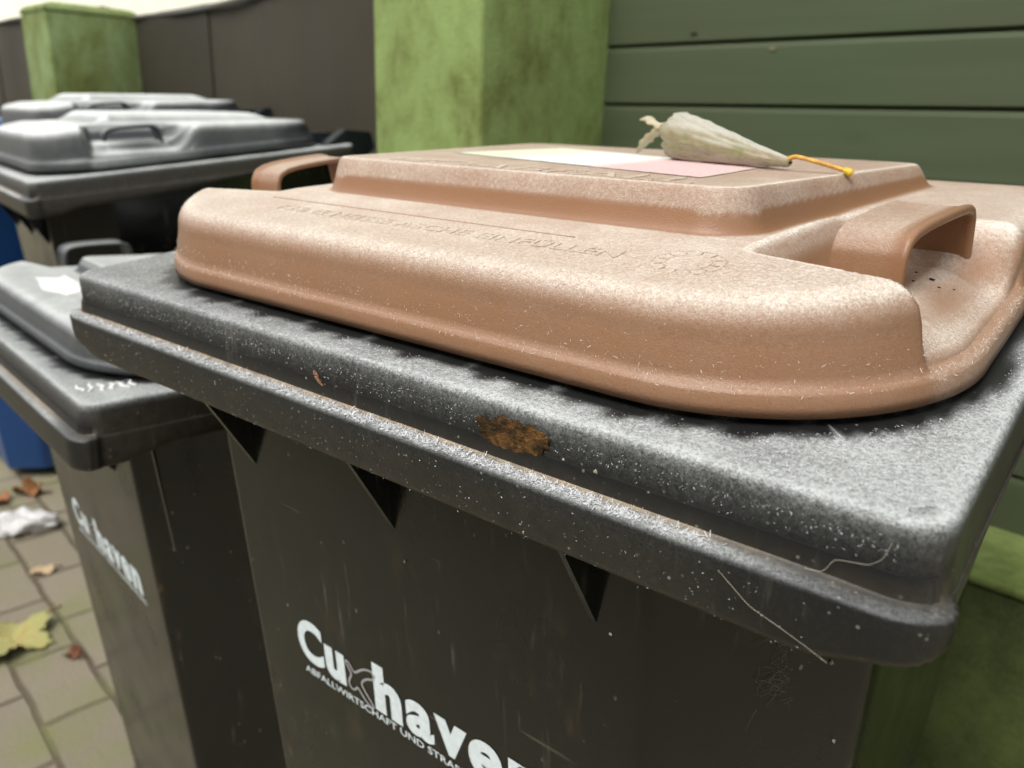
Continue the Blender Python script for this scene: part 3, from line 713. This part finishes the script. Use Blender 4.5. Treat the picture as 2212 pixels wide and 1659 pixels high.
# weatherboard fence on the right
def board_mat():
    t = NT('dark_green_painted_boards')
    g = t.noise(30, 5, 0.6, vec=t.co((0.06, 1, 1)), lo=0.3, hi=0.7); n = t.noise(3.2, 3)
    c = t.mix(g, (0.047, 0.066, 0.029), (0.066, 0.089, 0.042)); c = t.mix(t.math('MULTIPLY', n, 0.35), c, (0.075, 0.078, 0.05))
    vo = t.n('ShaderNodeTexVoronoi'); vo.inputs['Scale'].default_value = 3.1; t.l(t.co((1, 1, 2.2)), vo.inputs['Vector'])
    c = t.mix(t.math('MULTIPLY', t.map(vo.outputs['Distance'], 0.10, 0.03), 0.55), c, (0.035, 0.045, 0.02))
    t.out(c, 0.55, 0.35); t.bump(g, 0.12, 0.001); return t.m
pitch = 0.0762; z0 = 0.975 + 0.1003
prof = []
for k in range(-10, 9):
    zj = z0 + k * pitch
    prof += [(FY + 0.0075, zj - 0.0005), (FY + 0.0075, zj + 0.0006), (FY + 0.0010, zj + 0.0018), (FY + 0.0, zj + 0.0034), (FY + 0.0006, zj + pitch - 0.008), (FY + 0.0016, zj + pitch - 0.0030)]
prof = [(FY + 0.012, z0 - 10 * pitch - 0.03)] + prof
V = [(x, y, z) for x in (-0.767, 1.9) for y, z in prof]; k = len(prof)
V += [(x, FY + 0.03, z) for x in (-0.767, 1.9) for z in (prof[0][1], prof[-1][1])]
Fs = [(i, k + i, k + i + 1, i + 1) for i in range(k - 1)] + [(2 * k, 2 * k + 1, 2 * k + 3, 2 * k + 2), (k - 1, 2 * k - 1, 2 * k + 3, 2 * k + 1)]
Fs += [tuple(range(k)) + (2 * k + 1, 2 * k), tuple(range(2 * k - 1, k - 1, -1)) + (2 * k + 2, 2 * k + 3)]
ff = mesh_obj('wooden_fence', V, Fs, board_mat(), None, smooth=False)
tag(ff, 'dark green horizontal weatherboard fence behind the brown-lidded bin', 'fence')

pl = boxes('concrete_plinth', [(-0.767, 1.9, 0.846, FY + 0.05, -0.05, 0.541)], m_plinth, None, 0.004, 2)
boxes('lit_top_slab', [(-0.766, 1.9, 0.842, FY + 0.05, 0.5415, 0.554)], m_lit_top, pl, 0.005, 3)  # thin slab added to carry the plinth's sky-lit top as a paler colour
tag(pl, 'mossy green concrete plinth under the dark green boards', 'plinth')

def screen_mat(name, a, b):
    t = NT(name)
    wv = t.n('ShaderNodeTexWave'); wv.wave_type = 'BANDS'; wv.bands_direction = 'X'; wv.inputs['Scale'].default_value = 42; wv.inputs['Distortion'].default_value = 0.6
    w2 = t.n('ShaderNodeTexWave'); w2.wave_type = 'BANDS'; w2.bands_direction = 'Z'; w2.inputs['Scale'].default_value = 42; w2.inputs['Distortion'].default_value = 0.6
    t.l(t.co(), wv.inputs['Vector']); t.l(t.co(), w2.inputs['Vector'])
    g = t.math('MULTIPLY', wv.outputs['Fac'], w2.outputs['Fac']); n = t.noise(6, 4)
    c = t.mix(g, a, b); c = t.mix(t.math('MULTIPLY', n, 0.3), c, tuple(x * 0.7 for x in a))
    t.out(c, 0.6, 0.3); t.bump(g, 0.3, 0.002); return t.m
def screen(x0, x1, zt0, zt1, label, seam):
    r = empty('privacy_screen', ((x0 + x1) / 2, FY + 0.01, 0), 0, label, 'screen', 'brown woven screens between the posts')
    cx_ = (x0 + x1) / 2; cuts = [x0] + seam + [x1]
    for i in range(len(cuts) - 1):
        a, b = cuts[i], cuts[i + 1]; f = lambda x: zt0 + (zt1 - zt0) * (x - x0) / (x1 - x0)
        n = 24; y = 0.0 + 0.004 * (i % 2); V = []
        ov = 0.012 if i else 0
        xs = np.linspace(a - ov, b, n)
        for yy in (y, y + 0.003):
            for x in xs:
                wob = 0.004 * math.sin(x * 9) + 0.002 * math.sin(x * 23)
                V += [(x - cx_, yy + wob, 0.02), (x - cx_, yy + wob, f(x))]
        Fs = []
        for j in range(n - 1):
            p, q = 2 * j, 2 * n + 2 * j
            Fs += [(p, p + 2, p + 3, p + 1), (q, q + 1, q + 3, q + 2), (p + 1, p + 3, q + 3, q + 1)]
        Fs += [(0, 1, 2 * n + 1, 2 * n), (2 * n - 2, 4 * n - 2, 4 * n - 1, 2 * n - 1)]
        mesh_obj('panel', V, Fs, m_screen[i % 2], r, smooth=False)
    V, Fs = tube([(x - cx_, -0.004, zt0 + (zt1 - zt0) * (x - x0) / (x1 - x0) - 0.006 + 0.004 * math.sin(x * 7)) for x in np.linspace(x0 + 0.005, x1 - 0.005, 30)], 0.006, 8)
    mesh_obj('wire', V, Fs, m_wire, r)
    return r
m_screen = [screen_mat('brown_woven_screen', (0.028, 0.024, 0.016), (0.074, 0.064, 0.043)), screen_mat('brown_woven_screen_pale', (0.034, 0.029, 0.019), (0.092, 0.079, 0.053))]
m_wire = simple('dusty_grey_wire', (0.12, 0.115, 0.10), 0.8)
screen(-2.40, -0.986, 1.207, 1.228, 'brown woven privacy screen between the two green posts', [-1.985])
screen(-5.2, -2.595, 1.285, 1.246, 'brown woven privacy screen left of the shorter post', [-3.7])

hw = boxes('sky_block_wall', [(-9, 7, -4.9, -4.6, 0, 4.6)], simple('grey_brown_render', (0.16, 0.145, 0.12), 0.9, 0.2, 3, 0.2), None, 0.0)  # unseen wall added behind the camera to hold back low sky light
tag(hw, kind='structure')
bw = boxes('building_wall', [(-14, -0.9, 2.6, 2.8, 0, 5.5)], simple('cream_render', (0.78, 0.76, 0.62), 0.9, 0.2, 3, 0.04), None, 0.0)
tag(bw, 'pale cream rendered house wall rising behind the brown screen', 'wall')

# ------------------------------------------------------------------ paper label stuck to the brown lid
ZS = 1.0; set_tilt(6.0); LYS = 1.0
A_, B_, C_, D_ = (np.array(p) for p in ((-0.1434, 0.1433), (-0.3385, 0.1900), (-0.3230, 0.2900), (-0.1490, 0.2360)))
nu, nv = 90, 44
uu, vv = np.meshgrid(np.linspace(0, 1, nu), np.linspace(0, 1, nv), indexing='ij')
Q = (A_ * ((1 - uu) * (1 - vv))[..., None] + B_ * (uu * (1 - vv))[..., None] + C_ * (uu * vv)[..., None] + D_ * ((1 - uu) * vv)[..., None]).reshape(-1, 2)
ed = np.minimum(np.minimum(uu, 1 - uu) * 0.2, np.minimum(vv, 1 - vv) * 0.09).ravel()
lift = 0.00015 + 0.0002 * np.exp(-(ed / 0.0022) ** 2) + 0.00006 * rng.normal(size=len(Q)) * (ed < 0.003)
top = np.concatenate([Q, (lid_top(Q[:, 0], Q[:, 1]) + lift)[:, None]], 1)
t = NT('printed_paper_label')
u_, v_ = t.attr('lu'), t.attr('lv')
wob = t.noise(40, 2, lo=0, hi=1)
pink = t.map(t.math('ADD', u_, t.math('MULTIPLY', wob, 0.05)), 0.45, 0.36)
green = t.map(u_, 0.70, 0.80)
c = t.mix(pink, (0.66, 0.70, 0.64), (0.62, 0.38, 0.37)); c = t.mix(green, c, (0.56, 0.64, 0.44))
bars = t.n('ShaderNodeTexNoise'); bars.inputs['Scale'].default_value = 3.0; cmb = t.n('ShaderNodeCombineXYZ')
t.l(t.math('MULTIPLY', u_, 4.0), cmb.inputs[0]); t.l(t.math('MULTIPLY', v_, 9.0), cmb.inputs[1]); t.l(cmb.outputs[0], bars.inputs['Vector'])
dark = t.math('MULTIPLY', t.map(bars.outputs['Fac'], 0.56, 0.66), t.math('MULTIPLY', t.map(u_, 0.42, 0.47), t.map(u_, 0.80, 0.72)))
c = t.mix(t.math('MULTIPLY', dark, 0.7), c, (0.30, 0.40, 0.40))
e_ = t.attr('edge'); c = t.mix(t.map(e_, 0.35, 0.8), c, (0.36, 0.35, 0.20))
c = t.mix(t.math('MULTIPLY', t.noise(900, 2), 0.35), c, (0.75, 0.75, 0.72))
t.out(c, 0.6, 0.3)
mesh_obj('paper_label', rim2up(top) + off1, grid_faces(nu, nv), t.m, lid1, attrs={'lu': uu.ravel(), 'lv': vv.ravel(), 'edge': np.exp(-(ed / 0.0022) ** 2)})['label'] = 'rectangular paper label, pale green to white to pink with a frosted rim'

# ------------------------------------------------------------------ rolled leaf lying on the lid
def leaf_mat(name, a, b, frost, ffac=0.5):
    t = NT(name); n = t.noise(60, 5, 0.65); n2 = t.noise(900, 2, 0.7, lo=0.3, hi=0.7)
    wv = t.n('ShaderNodeTexWave'); wv.inputs['Scale'].default_value = 60; wv.inputs['Distortion'].default_value = 6; t.l(t.co(), wv.inputs['Vector'])
    c = t.mix(n, a, b); c = t.mix(t.math('MULTIPLY', wv.outputs['Fac'], 0.06), c, (0.5, 0.42, 0.28))
    nz = t.n('ShaderNodeNewGeometry'); sx = t.n('ShaderNodeSeparateXYZ'); t.l(nz.outputs['True Normal'], sx.inputs[0])
    f = t.math('MULTIPLY', t.map(t.math('ABSOLUTE', sx.outputs[2]), 0.15, 0.95), ffac)
    c = t.mix(t.math('MULTIPLY', f, t.map(n2, 0, 1, 0.5, 1.0)), c, frost)
    t.out(c, 0.8, 0.25); t.bump(t.math('ADD', n, t.math('MULTIPLY', n2, 0.3)), 0.5, 0.0008); return t.m
m_leaf = leaf_mat('pale_dry_leaf', (0.20, 0.20, 0.095), (0.28, 0.235, 0.15), (0.47, 0.47, 0.42), 0.95)
m_stem = simple('orange_stem', (0.56, 0.30, 0.06), 0.45, 0.4, 300, 0.25)
m_stemtip = simple('yellow_stem', (0.62, 0.42, 0.03), 0.45)
P0 = np.array([-0.2105, 0.2475, 0.0503 + 0.0131]); P1 = np.array([-0.1300, 0.2140, 0.0527 + 0.0040])
ax = P1 - P0; L_ = np.linalg.norm(ax); ax /= L_
sd_ = np.cross(ax, [0, 0, 1]); sd_ /= np.linalg.norm(sd_); upv = np.cross(sd_, ax)
root = empty('rolled_leaf', (0, 0, 0), 0, 'pale dry leaf rolled into a cone with an orange stem, lying on the brown lid', 'leaf')
LB = rim_pt(P0, C1, 5.647); root.location = LB
def to_leaf(P): return rim_pt(np.asarray(P), C1, 5.647) - LB
n_t, n_a = 60, 90; V = []
for i in range(n_t):
    tt = i / (n_t - 1)
    for j in range(n_a):
        a = -2.2 + j / (n_a - 1) * 2 * math.pi * 1.42
        sp = 1 - 0.022 * (a + 2.2)
        jag = 0.0022 * math.sin(a * 5.0) * math.sin(a * 2.3) + 0.0011 * math.sin(a * 17) + 0.002 * math.sin(a * 1.1)
        tl = 0.02 + tt * 0.98; l = tl * L_ + jag * (1 - tt) ** 2 * -1.0
        r = (0.0128 * (1 - max(tl, 0)) ** 1.02 + 0.0018) * sp * (0.97 + 0.06 * abs(math.sin(a * 2.5 + tt * 2.5)) + 0.03 * math.sin(a * 3 + tt * 5) + 0.022 * math.sin(tt * 19 + a * 2) + 0.022 * math.sin(a * 7 - tt * 13) + 0.016 * math.sin(tt * 47 + a * 5) + 0.014 * math.sin(a * 15 + tt * 9))
        if i == n_t - 1: r *= 0.6
        V.append(P0 + ax * l + sd_ * (r * math.cos(a)) + upv * (r * 1.02 * math.sin(a)))
blade = mesh_obj('blade', to_leaf(np.array(V)), grid_faces(n_t, n_a), m_leaf, root)
md = blade.modifiers.new('thick', 'SOLIDIFY'); md.thickness = 0.0004
def ribbon(path, wid, tw, name, mat):
    P = np.array(path, float); u = np.linspace(0, 1, 30); s0 = np.linspace(0, 1, len(P))
    P = np.stack([np.interp(u, s0, P[:, k]) for k in range(3)], -1)
    for _ in range(4): P[1:-1] = (P[:-2] + P[1:-1] * 2 + P[2:]) / 4
    W_ = np.interp(u, np.linspace(0, 1, len(wid)), wid); T_ = np.gradient(P, axis=0); T_ /= np.linalg.norm(T_, axis=1)[:, None]
    B0 = np.cross(T_, [0.5, -0.8, 0.1]); B0 /= np.linalg.norm(B0, axis=1)[:, None]; B1 = np.cross(T_, B0)
    V = []
    for i in range(30):
        a = tw * u[i]; d = B0[i] * math.cos(a) + B1[i] * math.sin(a); e = B1[i] * math.cos(a) - B0[i] * math.sin(a)
        for q in np.linspace(-1, 1, 7): V.append(P[i] + d * W_[i] * q * (1 + 0.18 * math.sin(u[i] * 31 + q * 4)) + e * W_[i] * 0.35 * q * q)
    o = mesh_obj(name, to_leaf(V), grid_faces(30, 7), mat, root); m2 = o.modifiers.new('thick', 'SOLIDIFY'); m2.thickness = 0.0004
    return o
m_curl = leaf_mat('pale_leaf_curl', (0.42, 0.38, 0.22), (0.36, 0.25, 0.13), (0.62, 0.62, 0.57), 0.5)
ribbon([P0 + np.array((0.006, 0.0, 0.003)), P0 + np.array((-0.012, 0.006, 0.004)), P0 + np.array((-0.021, 0.010, 0.0055)), P0 + np.array((-0.0285, 0.013, 0.0095))], [0.0045, 0.0032, 0.0022, 0.0050], 0.9, 'lobe', m_curl)
ribbon([P0 + np.array((-0.014, 0.006, 0.003)), P0 + np.array((-0.021, 0.010, 0.000)), P0 + np.array((-0.030, 0.014, -0.0065)), P0 + np.array((-0.0385, 0.018, -0.0135))], [0.0016, 0.0026, 0.0034, 0.0010], -0.6, 'lobe', m_curl)
st = [P1 + ax * -0.004 + upv * 0.000, P1 + ax * 0.002 + upv * 0.0034, P1 + ax * 0.007 + upv * 0.0036, P1 + np.array((0.017, -0.001, 0.0005)), P1 + np.array((0.0265, 0.0012, -0.0022)), P1 + np.array((0.0305, 0.0018, -0.0040))]
u = np.linspace(0, 1, 40); st = np.array(st); sp_ = np.stack([np.interp(u, np.linspace(0, 1, 6), st[:, k]) for k in range(3)], -1)
for _ in range(6): sp_[1:-1] = (sp_[:-2] + 2 * sp_[1:-1] + sp_[2:]) / 4
V, Fs = tube(to_leaf(sp_), np.interp(u, [0, .2, .8, 1], [.0016, .0011, .0011, .0014]), 10); stem = mesh_obj('stem', V, Fs, m_stem, root)
V, Fs = tube(to_leaf(sp_[-9:] + np.array([0, 0, 0.00005])), np.interp(np.linspace(0, 1, 9), [0, .5, .85, 1], [.00118, .0020, .0022, .0012]), 10); mesh_obj('stem_tip', V, Fs, m_stemtip, stem)

# ------------------------------------------------------------------ scraps stuck to the black rim
def scrap(name, outline, nrm, mat, label, cat, thick=0.00035, jag=0.0006, corner=C1, yaw=5.647, jn=5):
    P = np.array(outline, float); out = []
    rr = np.random.default_rng(len(outline) * 7 + 3)
    for a, b in zip(P, np.roll(P, -1, 0)):
        for q in np.linspace(0, 1, jn, endpoint=False): out.append(a + (b - a) * q + rr.normal(size=3) * jag * np.array([1, .15, 1]))
    out = np.array(out); cen = out.mean(0); nrm = np.array(nrm); k = len(out)
    rings = [cen + (out - cen) * s for s in (1, 0.8, 0.55, 0.3)]
    V = []
    for i, r_ in enumerate(rings): V += list(r_ + nrm * (thick * (0.4 + 0.6 * rr.random((k, 1))) + (0.0003 if i else 0)))
    V.append(cen + nrm * thick); Fs = [tuple(f) for f in grid_faces(4, k, True)] + [(3 * k + j, 3 * k + (j + 1) % k, 4 * k) for j in range(k)]
    b = len(V); V += list(out - nrm * 0.0002); Fs += [(b + j, b + (j + 1) % k, (j + 1) % k, j) for j in range(k)]
    W_ = rim_pt(np.array(V), corner, yaw); org = rim_pt(cen, corner, yaw)
    o = mesh_obj(name, W_ - org, Fs, mat, None, smooth=False); o.location = org
    return tag(o, label, cat)
def scrap_mat(name, a, b, c_):
    t = NT(name); n = t.noise(420, 4, 0.7); n2 = t.noise(150, 4, 0.6, lo=0.45, hi=0.6)
    c = t.mix(n2, a, b); c = t.mix(t.math('MULTIPLY', n, 0.6), c, c_); t.out(c, 0.85, 0.2); t.bump(n, 0.8, 0.001); return t.m
m_scrap = scrap_mat('rotten_brown_leaf', (0.055, 0.030, 0.010), (0.22, 0.105, 0.03), (0.03, 0.022, 0.012))
m_scrap2 = scrap_mat('orange_leaf_bit', (0.30, 0.11, 0.045), (0.20, 0.07, 0.03), (0.5, 0.4, 0.3))
yw = -0.0008
scrap('leaf_fragment', [(-.1575, yw, -.0085), (-.1545, yw, -.0072), (-.1530, yw, -.0098), (-.1500, yw, -.0070), (-.1440, yw, -.0052), (-.1375, yw, -.0046), (-.1290, yw, -.0050), (-.1236, yw, -.0075), (-.1255, yw, -.0118), (-.1300, yw, -.0155), (-.1360, yw, -.0192), (-.1420, yw, -.0182), (-.1490, yw, -.0176), (-.1556, yw, -.0165), (-.1548, yw, -.0125)], (0, -1, 0.15), m_scrap, 'rotten brown leaf fragment stuck to the front of the black rim', 'leaf')
scrap('leaf_fragment', [(-.2505, yw, -.0115), (-.2490, yw, -.0120), (-.2482, yw, -.0140), (-.2462, yw, -.0150), (-.2452, yw, -.0168), (-.2470, yw, -.0166), (-.2492, yw, -.0152), (-.2500, yw, -.0135)], (0, -1, 0.15), m_scrap2, 'tiny orange leaf bit stuck to the black rim left of the rotten fragment', 'leaf', 0.0007, 0.0004)
def thread(name, pts, rad, mat, label):
    P = np.array(pts, float); u = np.linspace(0, 1, 50); s0 = np.r_[0, np.cumsum(np.linalg.norm(np.diff(P, axis=0), axis=1))]; s0 /= s0[-1]
    P = np.stack([np.interp(u, s0, P[:, k]) for k in range(3)], -1)
    for _ in range(5): P[1:-1] = (P[:-2] + 2 * P[1:-1] + P[2:]) / 4
    W_ = rim_pt(P, C1, 5.647); V, Fs = tube(W_ - W_[0], rad, 5); o = mesh_obj(name, V, Fs, mat); o.location = W_[0]
    return tag(o, label, 'thread')
m_thread = simple('pale_thread', (0.52, 0.48, 0.38), 0.5)
on_strip = lambda x, z: (x, -0.0113, z)

thread('spider_thread', [on_strip(-.0557, -.0262), on_strip(-.0454, -.0345), on_strip(-.0373, -.0370), on_strip(-.0286, -.0402), on_strip(-.0224, -.0428)], 0.00006, m_thread, 'thin spider thread hanging over the right end of the rim strip')
thread('hair', [(-.0340, -.0030, -.0212), (-.0290, -.0030, -.0205), (-.0268, -.0016, -.0160), (-.0180, -.0016, -.0144), (-.0149, -.0016, -.0113), (-.0132, -.0022, -.0052)], 0.00006, m_thread, 'curly pale hair stuck at the right front corner of the rim')

# ------------------------------------------------------------------ litter on the paving
def leaf_litter(name, loc, size, rot, cols, label, lobes=5, curl=0.012, cat='leaf'):
    k = 120; a = np.linspace(0, 2 * np.pi, k, endpoint=False)
    r = size * (0.62 + 0.30 * np.abs(np.cos(a * lobes / 2)) ** 1.4 + 0.05 * np.sin(a * 21) + 0.04 * np.sin(a * 33 + 1))
    rr = np.linspace(0.03, 1, 14); V = []
    for q in rr: V.append(np.stack([r * q * np.cos(a + rot), r * q * np.sin(a + rot), 0.004 + curl * q ** 2 * (0.5 + 0.5 * np.sin(a * 3 + rot)) + 0.002 * np.sin(a * lobes) * q], -1))
    t = NT(name + '_blade'); n = t.noise(14, 3, lo=0.4, hi=0.6); n2 = t.noise(90, 4)
    c = t.mix(n, cols[0], cols[1]); c = t.mix(t.math('MULTIPLY', n2, 0.4), c, cols[2]); t.out(c, 0.7, 0.3)
    root = empty(name, loc, 0, label, cat)
    o = mesh_obj('blade', np.concatenate(V), grid_faces(14, k, True), t.m, root); md = o.modifiers.new('thick', 'SOLIDIFY'); md.thickness = 0.0006
    p = np.array([(0.02 * math.cos(rot), 0.02 * math.sin(rot), 0.006), (size * math.cos(rot + .3), size * math.sin(rot + .3), 0.008), (1.5 * size * math.cos(rot + .2), 1.5 * size * math.sin(rot + .2), 0.004)])
    Vt, Ft = tube(p, 0.0016, 6); mesh_obj('stem', Vt, Ft, simple(name + '_stalk', cols[2], 0.6), root)
    return root
leaf_litter('maple_leaf', (-1.572, 0.285, 0), 0.082, 1.9, ((0.40, 0.38, 0.14), (0.30, 0.34, 0.13), (0.42, 0.22, 0.08)), 'yellow green maple leaf lying flat on the grey pavers', 5, 0.02)
leaf_litter('brown_leaf', (-2.235, 0.505, 0), 0.040, 0.5, ((0.24, 0.10, 0.03), (0.12, 0.05, 0.02), (0.30, 0.17, 0.08)), 'curled brown leaf on the pavers at the foot of the blue bin', 3, 0.03)
leaf_litter('brown_leaf', (-2.225, 0.432, 0), 0.032, 2.2, ((0.34, 0.13, 0.05), (0.26, 0.09, 0.04), (0.30, 0.17, 0.08)), 'small orange brown leaf on the pavers beside the crumpled tissue', 3, 0.02)
leaf_litter('brown_leaf', (-1.452, 0.353, 0), 0.020, 0.2, ((0.16, 0.06, 0.03), (0.10, 0.04, 0.02), (0.2, 0.1, 0.05)), 'dark red brown leaf scrap in a paver joint near the maple leaf', 3, 0.008)
leaf_litter('brown_leaf', (-1.80, 0.405, 0), 0.026, 1.2, ((0.52, 0.38, 0.22), (0.44, 0.32, 0.19), (0.4, 0.3, 0.2)), 'pale tan leaf on the pavers beside the front of the low bin', 2, 0.006)
# crumpled tissue
k, m = 40, 30; V = []
for i in range(k):
    u = i / (k - 1)
    for j in range(m):
        a = j / m * 2 * math.pi
        r = 0.034 * math.sin(math.pi * (0.06 + 0.88 * u)) ** 0.6 * (1 + 0.25 * math.sin(a * 3 + u * 9) + 0.18 * math.sin(a * 5 - u * 17) + 0.1 * math.sin(a * 9 + u * 31))
        V.append((-0.085 + 0.17 * u, r * math.cos(a), max(0.001, 0.020 + 0.75 * r * math.sin(a))))
ts = mesh_obj('tissue', V, [tuple(f) for f in grid_faces(k, m, True)] + [tuple(range(m))[::-1], tuple(range((k - 1) * m, k * m))], simple('white_tissue', (0.66, 0.655, 0.64), 0.9, 0.2, 60, 0.06, 0.5), None)
ts.location = (-2.035, 0.425, 0); ts.rotation_euler = (0, 0, R(62))
tag(ts, 'crumpled white tissue lying on the pavers', 'tissue')

# torn sticker and paint marks on the low bin
def local_sheet(name, pts, z, mat, parent, thick=0.0004, label=None):
    k = len(pts); V = [(x, y, z + thick) for x, y in pts] + [(x, y, z - 0.0006) for x, y in pts]
    o = mesh_obj(name, V, [tuple(range(k))] + [(i + k, (i + 1) % k + k, (i + 1) % k, i) for i in range(k)], mat, parent, smooth=False)
    if label: o['label'] = label
    return o
m_white = simple('white_paint', (0.72, 0.72, 0.70), 0.45, 0.4, 120, 0.1)
local_sheet('sticker', [(-.0925, -.1790), (-.072, -.1812), (-.050, -.1862), (-.028, -.1890), (-.006, -.1822), (.012, -.1795), (.0, -.165), (-.04, -.154), (-.0883, -.1532), (-.080, -.162)], 0.8319, m_white, lid2, label='torn white sticker on the grey lid')
rs = np.random.default_rng(11)
for i in range(6):
    bx = .1990 + .0016 * i + rs.normal() * .0012; by = -.2290 + .0066 * i; ln = rs.uniform(.006, .012); sl = rs.uniform(-.35, .25); th = rs.uniform(.0010, .0018)
    up_ = [(bx + u * ln, by + u * ln * sl + .0012 * math.sin(u * 4 + i)) for u in np.linspace(-1, 1, 7)]
    mk = [(x, y - th * (1 - .7 * u * u)) for (x, y), u in zip(up_, np.linspace(-1, 1, 7))] + [(x, y + th * (1 - .7 * u * u)) for (x, y), u in zip(up_[::-1], np.linspace(1, -1, 7))]
    local_sheet('paint_mark', mk, 0.8030 - 0.00017 * (by + .2290) / .0066 * .7 + 0.0004, m_white, bin2, 0.0002)

# cobweb and crumbs low on the near bin
rc_ = np.random.default_rng(5); mb = MB()
web = np.array([(.1753, -.1688, .7791), (.1905, -.1507, .7584), (.1852, -.1544, .7369), (.2006, -.1365, .7240)])
nw = np.array((0.79, -0.61, -0.05))
for i in range(70):
    c0 = web[0] * 0.45 + web[1] * 0.35 + web[2] * 0.2 + rc_.normal(size=3) * np.array((.0045, .0058, .0085)); c0 += nw * (0.0008 - (c0 - web[0]) @ nw)
    d = rc_.normal(size=3); d -= nw * (d @ nw); d *= 0.0045 * rc_.uniform(.4, 1.3) / np.linalg.norm(d); d2 = np.cross(nw, d) * rc_.normal() * 0.25
    V, Fs = tube([c0 - d, c0 + d2, c0 + d], 0.00005, 4); mb.add(V, Fs)
web_o = mb.obj('cobweb', simple('dusty_cobweb', (0.20, 0.18, 0.15), 0.8), None); web_o.parent = None
web_o.matrix_world = Matrix.Translation(bin1.location) @ Matrix.Rotation(bin1.rotation_euler.z, 4, 'Z')
tag(web_o, 'dusty cobweb tangle under the right end of the black rim', 'cobweb')
m_crumb = simple('pale_crumb', (0.40, 0.36, 0.29), 0.8)
for i, (p, nn, sz) in enumerate([((.1349, -.2387, .8652), (0, -1, 0), .0011), ((.1218, -.2387, .8657), (0, -1, 0), .0007), ((.1106, -.2448, .8362), (0, -1, 0), .0008), ((.1960, -.1455, .7673), nw, .0013), ((.0069, -.2038, .7654), (0, -1, 0), .0008), ((.1260, -.2046, .7800), (0, -1, 0), .0010), ((.2006, -.1365, .7240), nw, .0012)]):
    rr = np.random.default_rng(i); a = rr.normal(size=(9, 3)); a /= np.linalg.norm(a, axis=1)[:, None]; sz *= 0.75
    import bmesh
    bm = bmesh.new()
    for q in a: bm.verts.new(tuple(q * sz * np.array((1, .7, 1.3))))
    bmesh.ops.convex_hull(bm, input=bm.verts); me = bpy.data.meshes.new('crumb'); bm.to_mesh(me); bm.free(); me.materials.append(m_crumb)
    o = bpy.data.objects.new('crumb', me); C.objects.link(o)
    o.location = Matrix.Translation(bin1.location) @ Matrix.Rotation(bin1.rotation_euler.z, 4, 'Z') @ Vector(np.array(p) + np.array(nn) * 0.0004)
    tag(o, 'tiny pale crumb stuck to the black plastic of the brown-lidded bin', 'crumb', 'pale crumbs stuck to the near bin')

# dark specks in the right-hand pocket of the brown lid, knots in the boards
m_bit = simple('dark_bit', (0.02, 0.014, 0.01), 0.8)
for i, (x, y, sz) in enumerate([(-.060, .150, .0011), (-.052, .158, .0008), (-.049, .141, .0009), (-.044, .150, .0015), (-.040, .144, .0008), (-.036, .152, .0007)]):
    rr = np.random.default_rng(40 + i); a = rr.normal(size=(14, 3)); a /= np.linalg.norm(a, axis=1)[:, None]; sz *= 0.65
    bm = bmesh.new()
    for q in a: bm.verts.new(tuple(q * sz * np.array((1.4, 1, .6))))
    bmesh.ops.convex_hull(bm, input=bm.verts); me = bpy.data.meshes.new('dirt_speck'); bm.to_mesh(me); bm.free(); me.materials.append(m_bit)
    o = bpy.data.objects.new('dirt_speck', me); C.objects.link(o)
    o.location = rim_pt(np.array((x, y, float(lid_top(np.array([x]), np.array([y]))[0]) + sz * .4)), C1, 5.647)
    tag(o, 'tiny dark dirt speck lying under the handle of the brown lid', 'dirt speck', 'dirt specks under the handle')
def patch(name, cx_, cz, w_, h_, mat, seed, label):
    rr = np.random.default_rng(seed); a = np.linspace(0, 2 * np.pi, 22, endpoint=False); r = 1 + 0.22 * rr.normal(size=22)
    P = np.stack([cx_ + w_ * r * np.cos(a), np.full(22, FY - 0.0008), cz + h_ * r * np.sin(a)], -1)
    B = P.copy(); B[:, 1] += 0.004; k = 22
    o = mesh_obj(name, np.r_[P, B], [tuple(range(k))[::-1]] + [(i, i + k, (i + 1) % k + k, (i + 1) % k) for i in range(k)], mat, ff, smooth=False); o['label'] = label
patch('knot', -0.6262, 1.0862, 0.0052, 0.0024, simple('dark_knot', (0.012, 0.014, 0.008), 0.7), 1, 'dark knot hole above a board joint')
patch('paint_chip', -0.5130, 1.0652, 0.0055, 0.0022, simple('bare_wood', (0.16, 0.15, 0.075), 0.8), 2, 'pale chip in the green paint')
